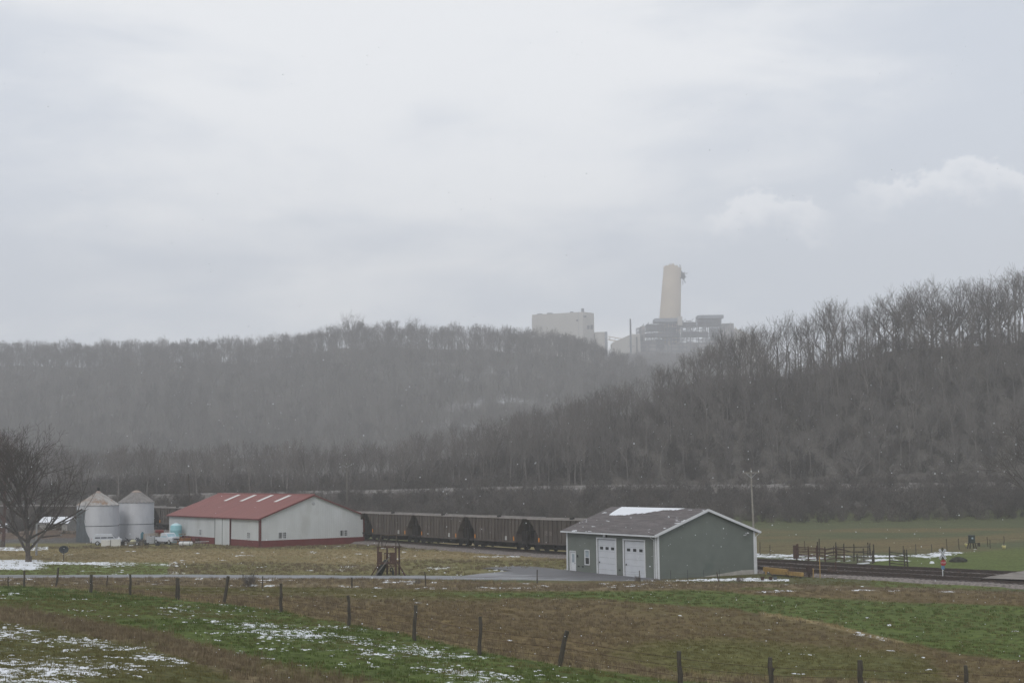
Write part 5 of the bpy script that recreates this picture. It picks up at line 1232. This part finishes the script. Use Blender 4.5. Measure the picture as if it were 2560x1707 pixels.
for ub, vb, vt, Yd, r_, lx, fk in ((60,1463,1420,118,.085,0,0),(140,1468,1419,112,.09,.15,0),(228,1475,1431,104,.12,0,0),(325,1481,1431,98,.09,.02,0),(440,1494,1436,88,.075,.04,0),(448,1495,1437,87.5,.075,-.06,0),(558,1503,1436,84,.11,.30,0),(702,1524,1454,78,.085,.0,0),(873,1554,1479,70.5,.085,-.04,0),(1037,1588,1502,63,.088,.02,0),(1200,1624,1530,59,.08,.02,0),(1399,1657,1572,57,.10,.31,0),(1702,1698,1616,55,.10,-.05,0),(1934,1707,1618,54.5,.10,-.1,1),(2152,1722,1634,54.5,.11,0,0),(2416,1737,1651,55,.085,.03,0),(2640,1757,1670,56,.09,0,0),(-60,1458,1418,122,.09,0,0)):
    p = at(ub, Yd); h = (vb-vt)*Yd/F_PX; fence.append((p.x, p.y, p.z, h, r_, lx, fk))
fence.sort(key=lambda q: q[0])
wire_fence('pasture_fence', 'weathered round-post wire fence crossing the near pasture', fence, mat('old_fence_post', (.075,.066,.052), .95, .3, 7, stretch=(1,1,.25), c2=(.045,.042,.032), spots=.5), (.35, .7, 1.0), .008)
rf_ = []
for ub, vb, vt, Yd, r_, lx in ((265,1450,1413,131,.065,.12),(655,1447,1411,131,.06,.05),(880,1452,1423,130.5,.085,0),(1064,1455,1416,130,.06,-.05),(1343,1458,1418,129.5,.06,.03),(1600,1460,1426,129.3,.05,-.03),(20,1446,1412,132,.06,0)):
    p = at(ub, Yd); rf_.append((p.x, p.y, p.z, (vb-vt)*Yd/F_PX, r_, lx, 0))
rf_.sort(key=lambda q: q[0]); wire_fence('roadside_fence', 'sparse row of dark fence posts along the ditch by the lane', rf_, wood_d, (.9,), .005)
st = [(lambda p: (p.x, p.y, p.z, 1.02, .022, 0, 0))(at(u, 132.3)) for u in (1677, 1719.5, 1760, 1799)]
wire_fence('stake_fence', 'four thin steel stakes in front of the green gable wall', st, bumper, (.7,), .004, post_name='stake')
p = at(1798, 130.5); g = empty('leaning_stake', p, 0, 'dark leaning wooden stake by the ditch below the gable wall', 'post'); mb = MB(); post_mesh(mb, (0,0,0), .95, .05, (-.22,0), seed=5); mb.build('post', wood_d, g)
# field fence running back to the right
ff = []
for ub, vb, vt in ((1900,1387,1355),(1925,1388,1362),(2013,1378,1352),(2048,1385,1362),(2084,1387,1364),(2174,1387,1364),(2258,1387,1364),(2290,1385,1360),(2330,1382,1360),(2368,1376,1347),(2398,1374,1346),(2470,1366,1342),(2476,1370,1349),(2510,1366,1340),(2575,1362,1336)):
    Yd = 180+(ub-1900)*.045; p = G(ub, vb, 150); ff.append((p.x, p.y, p.z, (vb-vt)*p.y/F_PX, .05, rnd.uniform(-.08,.08), 0))
ff.sort(key=lambda q: q[0]); wire_fence('field_fence', 'thin dark post fence along the far edge of the snowy strip', ff, wood_d, (.5, 1.0), .007)
# cattle pens: rails on posts
def pens():
    c = G(2120, 1405, 120); g = empty('cattle_pen', c, 0, 'rusty pipe and plank cattle pens in the snow behind the tracks', 'cattle pen')
    def pt(u, v): q = G(u, v, 120); return Vector((q.x, q.y, q.z))-c
    runs = [([(1992,1402),(2021,1405),(2043,1405),(2063,1406),(2090,1402),(2110,1404)], [.35,.7,1.05,1.4], .05, rust, 1.65),
            ([(1986,1394),(1996,1393),(2042,1396),(2062,1397)], [.4,.8,1.2], .09, rust, 1.5),
            ([(2090,1395),(2110,1396),(2135,1402),(2160,1404),(2182,1408)], [.5,1.0], .05, wood_d, 1.6),
            ([(2144,1410),(2182,1409)], [.3,.6,.9], .05, wood_g, 1.2),
            ([(2224,1414),(2262,1418),(2269,1417)], [.3,.6,.9,1.2,1.45], .055, wood_d, 1.6),
            ([(2062,1397),(2092,1392),(2170,1391),(2176,1390)], [.6,1.1], .045, wood_d, 1.5)]
    for pts, hs, w_, m, ph in runs:
        P_ = [pt(*q) for q in pts]
        for q in P_:
            mb = MB(); post_mesh(mb, (0,0,0), ph*rnd.uniform(.85,1.2), .075, (rnd.uniform(-.05,.05),0), seed=rnd.randrange(999)); o = mb.build('post', wood_d if m is not rust else rust, g); o.location = q
        for h in hs:
            mb = MB()
            for a, b in zip(P_[:-1], P_[1:]): mb.bar(a+Vector((0,-.08,h)), b+Vector((0,-.08,h+rnd.uniform(-.06,.04))), w_, .09)
            mb.build('rail', m, g)
    gp = MB(); a = pt(1987,1397)
    for k in range(5): gp.bar(a+Vector((0,0,.3+.28*k)), a+Vector((.5,.2,.3+.28*k)), .07)
    gp.box(a+Vector((.1,0,.8)), (.5,.3,1.5)); gp.build('head_gate', rust, g)
    mb = MB().bar(pt(2145,1412)+Vector((0,0,.12)), pt(2172,1410)+Vector((0,0,.15)), .25, .12).build('trough', snowm, g)
    for u, v in ((2225,1414),(2045,1398),(2049,1388),(2185,1406)):
        mb = MB(); post_mesh(mb, (0,0,0), 2.0, .08, seed=u); o = mb.build('tall_post', wood_d, g); o.location = pt(u, v)
pens()
# raised hunting blind / feeder
p = G(2430, 1371, 120); Yb = p.y; k = Yb/F_PX; g = empty('hunting_blind', p, R(12), 'dark green box blind on legs in the far meadow', 'hunting blind')
MB().box((0,0,23*k), (13*k,11*k,18*k), taper=.94).build('cabin', mat('dark_green_box', (.03,.042,.038), .8, .2), g); MB().box((0,0,32.6*k), (14*k,12*k,1*k)).build('roof', bumper, g)
for sx_ in (-1, 1):
    for sy in (-1, 1): MB().bar((sx_*9*k, sy*6*k, 0), (sx_*6*k, sy*5*k, 14.5*k), .12).build('leg', wood_d, g)
MB().box((-1*k, -5.7*k, 26*k), (4*k,.05,4*k)).build('window', mat('pale_window', (.35,.45,.5), .4), g); MB().box((0,0,14*k), (20*k,11*k,1*k)).build('platform', wood_d, g); MB().box((15*k,0,13*k), (14*k,1*k,1*k)).box((19*k,0,10*k), (5*k,4*k,9*k)).build('side_arm', wood_d, g)
def lump(name, u, v, w_, h_, m, label, cat, seed=1, y0=120):
    p = G(u, v, y0); r = random.Random(seed); vs = []; fs = []; n, k = 16, 6
    for j in range(k+1):
        f = j/k; rr = math.cos(f*math.pi/2)**.7
        for i in range(n): a = 2*math.pi*i/n; q = rr*(1+r.uniform(-.16,.16)); vs.append((w_/2*q*math.cos(a), w_*.35*q*math.sin(a), h_*math.sin(f*math.pi/2)*(1+r.uniform(-.12,.12))-.05))
    for j in range(k):
        for i in range(n): fs.append((j*n+i, j*n+(i+1) % n, (j+1)*n+(i+1) % n, (j+1)*n+i))
    o = MB().add(vs, fs).build(name, m); o.location = p; return tag(o, label, cat)
lump('hay_heap', 2396, 1404, 1.9, .55, mat('rotten_hay', (.045,.045,.035), .95, .3), 'dark rotten heap in the green field right of the crossing sign', 'heap')
for u, v, m, lb in ((2417, 1366, mat('yellow_bucket', (.5,.45,.2), .6), 'pale bucket left of the hunting blind legs'), (2510, 1371, mat('yellow_bucket', (.5,.45,.2), .6), 'yellow bucket in the grass near the right picture edge')):
    p = G(u, v, 120); g = empty('bucket', p, 0, lb, 'bucket'); MB().lathe([(0,0),(.2,0),(.27,.4),(.24,.4),(.2,.05)], 12).build('body', m, g); MB().tube([(-.26,0,.4),(-.15,0,.5),(.15,0,.5),(.26,0,.4)], .015, 5).build('handle', steel, g)

# ================================================================ RAILWAY BITS
yel = mat('ochre_yellow_paint', (.36,.235,.085), .7, .15, 3, c2=(.26,.15,.06), spots=.55)
def beam():
    a = Vector(P(1911, 1422, 140.5)); b = Vector(P(2004, 1432, 134.5)); c = (a+b)/2; c.z = zf(c.x, c.y); g = empty('yellow_beam', c, 0, 'long ochre yellow steel beam on posts beside the siding track', 'buffer beam')
    a -= c; b -= c; m1 = a+(b-a)*.62
    MB().bar(a+Vector((0,0,.0)), m1+Vector((0,0,.0)), .3, .42).build('beam', yel, g); MB().bar(a+(b-a)*.18-Vector((0,.3,.16)), b-Vector((0,.3,.1)), .3, .36).build('beam', yel, g)
    for f in (.02, .2, .62, .95):
        q = a+(b-a)*f; MB().bar((q.x, q.y-.35, -.3), (q.x, q.y-.35, q.z), .14).build('leg', yel if f < .5 else wood_d, g)
    q = a+(b-a)*.42; MB().box((q.x, q.y, q.z-.65), (1.6,.5,.5)).build('counterweight', black, g)
beam()
for u, Y, h, lb in ((2050.5, 134.6, 1.95, 'tall thin yellow marker post beside the tracks'), (2033.5, 134.6, .85, 'short yellow marker post next to the rusty box')):
    p = at(u, Y); g = empty('marker_post', p, 0, lb, 'marker post'); MB().tube([(0,0,-.1),(0,0,h)], .045, 8).build('pipe', yel, g); MB().lathe([(.05,h),(.055,h+.02),(.02,h+.06)], 8).build('cap', yel, g)
for u, v, h, lb in ((2090, 1447, 1.25, 'rusty upright post between the tracks, left one'), (2180, 1446, .75, 'short rusty upright post beside the siding, right one')):
    p = at(u, 138); g = empty('rail_post', p, 0, lb, 'post'); MB().bar((0,0,-.1),(0,0,h),.09,.09).build('post', rust, g); MB().box((0,0,h-.05), (.16,.12,.12)).build('cap', rust, g)
p = at(2023, 136); g = empty('relay_box', p, R(10), 'small dark rusty box on a post left of the yellow markers', 'relay box'); MB().box((0,0,.8), (.48,.35,.5)).box((0,0,1.07), (.54,.4,.05)).build('cabinet', mat('dark_rust_box', (.05,.028,.024), .8, .2), g); MB().bar((0,0,-.1),(0,0,.55),.08).build('post', rust, g)
for u, lb in ((1906, 'small rusty pot on the snow at the garage corner'), (1926.5, 'dark rusty pot right of the first one on the snow'), (1938, 'grey-green pot beside the yellow beam leg')):
    p = at(u, 132.6); g = empty('rusty_pot', p, 0, lb, 'pot'); MB().lathe([(0,0),(.13,0),(.19,.3),(.2,.32),(.17,.32),(.12,.05)], 12).build('body', rust if u < 1930 else galv_d, g)
def crossing_sign():
    p = at(2358.5, 129); g = empty('crossing_sign', p, 0, 'white railway crossbuck above a small red stop sign at the crossing', 'railway sign'); k = 129/F_PX
    MB().box((.04,.06,1.45), (.14,.14,3.1)).build('wooden_post', mat('green_grey_post', (.06,.062,.045), .9, .2), g); MB().box((-.045,-.04,.7), (.06,.05,1.5)).build('white_strip', white, g)
    wh = mat('sign_white', (.52,.54,.56), .5, .04); redm = mat('sign_red', (.30,.025,.025), .5, .06); blue = mat('sign_blue', (.10,.20,.33), .5, .06); inkm = mat('sign_black', (.03,.03,.035), .6)
    cz = 2.42
    def text(parent, s, size, loc, rot, m, name):
        cu = bpy.data.curves.new(name, 'FONT'); cu.body = s; cu.size = size; cu.align_x = 'CENTER'; cu.align_y = 'CENTER'; cu.extrude = .004
        tmp = bpy.data.objects.new(name, cu); me = bpy.data.meshes.new_from_object(tmp); bpy.data.objects.remove(tmp)
        me.materials.clear(); me.materials.append(m); o = bpy.data.objects.new(name, me); col.objects.link(o); o.parent = parent; o.location = loc; o.rotation_euler = rot
    b1 = MB().box((0,0,0), (1.02,.02,.19)).build('crossbuck_blade', wh, g); b1.location = (0,-.06,cz); b1.rotation_euler = (0, R(-57), 0)
    b2 = MB().box((0,0,0), (1.02,.02,.19)).build('crossbuck_blade', wh, g); b2.location = (0,-.085,cz); b2.rotation_euler = (0, R(57), 0)
    text(b2, 'CROSSING', .14, (0,-.016,0), (R(90), 0, 0), inkm, 'lettering'); text(b1, 'RAIL', .14, (.3,-.016,0), (R(90), 0, 0), inkm, 'lettering'); text(b1, 'ROAD', .14, (-.3,-.016,0), (R(90), 0, 0), inkm, 'lettering')
    s = MB().prism([(.27*math.cos(R(22.5+45*i)), .29*math.sin(R(22.5+45*i))) for i in range(8)], 'y', -.1, -.08).build('stop_sign', redm, g); s.location = (.03, 0, 1.66)
    text(s, 'STOP', .2, (0,-.106,0), (R(90), 0, 0), wh, 'lettering')
    MB().box((-.02,-.09,1.24), (.3,.02,.32)).build('blue_notice', blue, g)
crossing_sign()
lump('concrete_block', 2330, 1408, .55, .28, snowm, 'small snow-capped block left of the crossbuck', 'block', 5)
# ================================================================ GRASS, WEEDS, SNOW LUMPS, FLAKES
def blades(n, rad, h0, h1, w_, seed, m, name, bend=.5):
    r = np.random.default_rng(seed); V = []; Q = []
    for k in range(n):
        a = r.uniform(0, 6.28); d = rad*math.sqrt(r.random()); x, y = d*math.cos(a), d*math.sin(a); h = r.uniform(h0, h1); t = r.uniform(0, 6.28); dx, dy = math.cos(t), math.sin(t); b = r.uniform(.2, 1)*bend*h; px, py = -dy*w_/2, dx*w_/2
        i = len(V); V += [(x-px,y-py,-.03),(x+px,y+py,-.03),(x+dx*b*.35+px*.8,y+dy*b*.35+py*.8,h*.6),(x+dx*b*.35-px*.8,y+dy*b*.35-py*.8,h*.6),(x+dx*b+px*.15,y+dy*b+py*.15,h),(x+dx*b-px*.15,y+dy*b-py*.15,h)]
        Q += [(i,i+1,i+2,i+3),(i+3,i+2,i+4,i+5)]
    return np_mesh(name, np.array(V), np.array(Q), m, link=False)
gm = mat('green_grass', (.086,.118,.03), .9, .2, 2, rand=.12, spec=.1); om = mat('olive_grass', (.145,.132,.05), .9, .2, 2, rand=.12, spec=.1); bm2 = mat('brown_stubble', (.175,.133,.065), .9, .2, 2, rand=.14, spec=.1); tm_ = mat('tan_grass', (.30,.24,.125), .9, .25, 2, rand=.22, spec=.1); wm_ = mat('brown_weed', (.185,.145,.09), .9, .25, 2, rand=.25, spec=.1)
def zone_points(t0, t1, y0, y1, dens, seed):
    r = np.random.default_rng(seed); n = int(dens*(t1-t0)*(y1*y1-y0*y0)/2)
    y = np.sqrt(r.uniform(y0*y0, y1*y1, n)); x = y*r.uniform(t0, t1, n); z = zt(x, y); C, S, H, u, v = zones(x, y, z)
    return x, y, z, C, S, H, u, v, r
def grass(y0, y1, dens, scl, seed, part):
    x, y, z, C, S, H, u, v, r = zone_points(-.385, .385, y0, y1, dens, seed)
    off = (v > 1700+60) | (v < 1362)
    nn = fbm(x, y, .9, 51, 3)
    keep = (~off) & (r.random(len(x)) > np.clip(S*1.7-.72+(nn-.5)*3, 0, .85)*(S > .12))
    # not on the lane, the apron, the ballast or inside a building
    lx = np.interp(x, lane[:,0], lane[:,1]); keep &= ~((np.abs(y-lx) < 2.3) & (x < 14))
    dist = (x-13.4)*.86+(y-135)*.51; al = -(x-13.4)*.51+(y-135)*.86
    keep &= ~((dist > -13) & (dist < 13) & (al > -1.2) & (al < 17.5) & (x > -6) & (y < 157) & ~((dist < -10) & (al > 8)))
    keep &= ~((x > -8) & (x < 14) & (y > 134) & (y < 151) & (y > 151-1.15*(x+8)) & (y > 133.8))
    tr_y = np.interp(x, T0[:,0], T0[:,1]); keep &= ~((y > tr_y-18) & (x > 22)); keep &= y < tr_y-4
    keep &= ~((u < 640) & (v < 1360))
    hw_ = (H > .35)
    pal = np.stack([[.062,.112,.028], [.115,.118,.05], [.135,.085,.045], [.27,.215,.115], [.17,.12,.078]])
    for i, (nm, m, hs, lab, cat) in enumerate((('green_grass', gm, (.05,.11), 'short green grass of the pasture strips', 'grass'), ('olive_grass', om, (.04,.1), 'short olive pasture grass', 'grass'), ('stubble', bm2, (.04,.09), 'short brown stubble of the field', 'stubble'), ('dry_grass', tm_, (.05,.12), 'short tan winter grass', 'grass'), ('weeds', wm_, (.08,.2), 'brown dead weeds', 'weeds'))):
        d = ((C[:,None,:]/C.sum(1)[:,None,None]-pal[None]/pal.sum(1)[None,:,None])**2).sum(2)+.15*((C[:,None,:]-pal[None])**2).sum(2)*8
        k = keep & (np.argmin(d+r.uniform(0,.004,d.shape), 1) == i)
        if k.sum() < 10: continue
        pr = [blades(16, .16, hs[0], hs[1], .012+.0001*y0, 40+i*3+q, m, '%s_tuft_%s' % (nm, 'abc'[q]), .6) for q in range(3)]
        o = scatter(nm, x[k], y[k], z[k], r.uniform(.7, 1.4, k.sum())*scl, pr, 50+i, lab+part, cat)
        print(nm, part, k.sum())
grass(38, 80, 9.0, .9, 71, ', nearer part'); grass(80, 215, 2.4, 1.2, 72, ', farther part')
def weeds():
    x, y, z, C, S, H, u, v, r = zone_points(-.385, .385, 38, 125, 4.0, 91)
    k = (r.random(len(x)) < H*.75) & (v < 1750); s = np.where((v > L_A(u)-20), r.uniform(.5, 1.15, len(x)), r.uniform(.4, .95, len(x)))
    wv = [blades(14, .18, .16, .42, .012, 140+q, wm_, 'tall_weed_%s' % 'abc'[q], .35) for q in range(3)]; tv = [blades(18, .2, .14, .34, .012, 150+q, tm_, 'tall_grass_%s' % 'abc'[q], .6) for q in range(3)]
    a = k & (v > L_A(u)-20); scatter('tall_weeds', x[a], y[a], z[a], s[a], wv, 5, 'dead brown weeds bordering the near green strip', 'weeds')
    b = k & ~(v > L_A(u)-20); scatter('tall_grass', x[b], y[b], z[b], s[b], tv, 6, 'long tan grass along the pasture fence', 'grass'); print('weeds', a.sum(), b.sum())
    x, y, z, C, S, H, u, v, r = zone_points(-.385, .12, 127, 138, 5.0, 92); k = (v > L_D0(u)-1) & (v < L_D1(u)) & (r.random(len(x)) < .35+.6*(fbm(x, y, 2, 5) > .5))
    scatter('ditch_grass', x[k], y[k], z[k], r.uniform(.5, 1.2, k.sum()), wv+tv, 7, 'tangled brown grass along the roadside ditch', 'weeds')
weeds()
def snow_lumps():
    pr = []
    for q in range(6):
        r = random.Random(70+q); vs = [(0,0,.5)]; fs = []; n = 12; e = r.uniform(.45,1)
        for j, (rr, zz) in enumerate(((.45,.42),(.8,.2),(1,-.15))):
            for i in range(n): a = 2*math.pi*i/n; w_ = rr*(1+.38*math.sin(a*2+q)+.2*math.sin(a*5+q*2)+r.uniform(-.12,.12)); vs.append((w_*math.cos(a), w_*e*math.sin(a), zz))
        for i in range(n): j = (i+1) % n; fs.append((0, 1+i, 1+j)); fs.append((1+i, 1+n+i, 1+n+j, 1+j)); fs.append((1+n+i, 1+2*n+i, 1+2*n+j, 1+n+j))
        vs = [(a*.16, b*.16, c*.10) for a, b, c in vs]; me = bpy.data.meshes.new('snow_lump'); me.from_pydata(vs, [], fs); me.materials.append(snowm); me.polygons.foreach_set('use_smooth', [True]*len(fs)); pr.append(bpy.data.objects.new('snow_lump_%s' % 'abcdef'[q], me))
    for nm, y0, y1, dn, s0, s1, sd in (('snow_patches', 38, 82, 40, .15, .62, 31), ('snow_patches', 82, 215, 8, .35, 1.3, 32)):
        x, y, z, C, S, H, u, v, r = zone_points(-.385, .385, y0, y1, dn, sd); n1 = fbm(x, y, 1.0, 51, 4)
        k = (S > .05) & (r.random(len(x)) < np.clip(S*1.7-.72+(n1-.5)*3.0, 0, .9)*(S > .12)) & (v < 1760) & (v > 1362)
        lx = np.interp(x, lane[:,0], lane[:,1]); k &= ~((np.abs(y-lx) < 2.2) & (x < 14)); k &= ~((x > 0) & (x < 24) & (y > 135.5) & (y < 160))
        scatter(nm, x[k], y[k], z[k], r.uniform(s0, s1, k.sum()), pr, sd, 'patchy thin snow lying in the '+('near pasture' if y0 < 50 else 'fields and ditch'), 'snow', tilt=.08); print('snow', k.sum())
snow_lumps()
def flakes():
    r = np.random.default_rng(8); n = 3600; y = 6+60*r.random(n)**.9; x = y*r.uniform(-.4, .4, n); z = 10+y*r.uniform(-.18, .32, n)
    k = z > zt(x, y)+.3; x, y, z = x[k], y[k], z[k]; s = r.uniform(.002, .0062, len(x))*np.clip((y/12)**.5, .6, 1.7)
    o = np.array([(1,0,0),(-1,0,0),(0,1,0),(0,-1,0),(0,0,1),(0,0,-1)])*1.0; f = np.array([(0,2,4),(2,1,4),(1,3,4),(3,0,4),(2,0,5),(1,2,5),(3,1,5),(0,3,5)])
    V = (np.stack([x,y,z],1)[:,None,:]+o[None]*s[:,None,None]).reshape(-1,3); Q = (f[None]+6*np.arange(len(x))[:,None,None]).reshape(-1,3)
    tag(np_mesh('falling_snow', V, Q, snowm, smooth=True), 'small snowflakes drifting down over the valley', 'snowflakes', None, 'stuff')
flakes()
# ================================================================ HAZE
hz = MB().box((0, 1150, 180.5), (5400, 2460, 367)).build('haze', bpy.data.materials.new('haze_air'))
tag(hz, 'thin cold haze lying over the whole valley', 'haze', None, 'stuff')
m = hz.data.materials[0]; m.use_nodes = True; t = m.node_tree; t.nodes.clear()
pv = N(t, 'ShaderNodeVolumePrincipled'); pv.inputs['Color'].default_value = (.97, .975, .985, 1); pv.inputs['Density'].default_value = .00045; pv.inputs['Anisotropy'].default_value = 0.0
oo = N(t, 'ShaderNodeOutputMaterial'); t.links.new(pv.outputs[0], oo.inputs['Volume'])
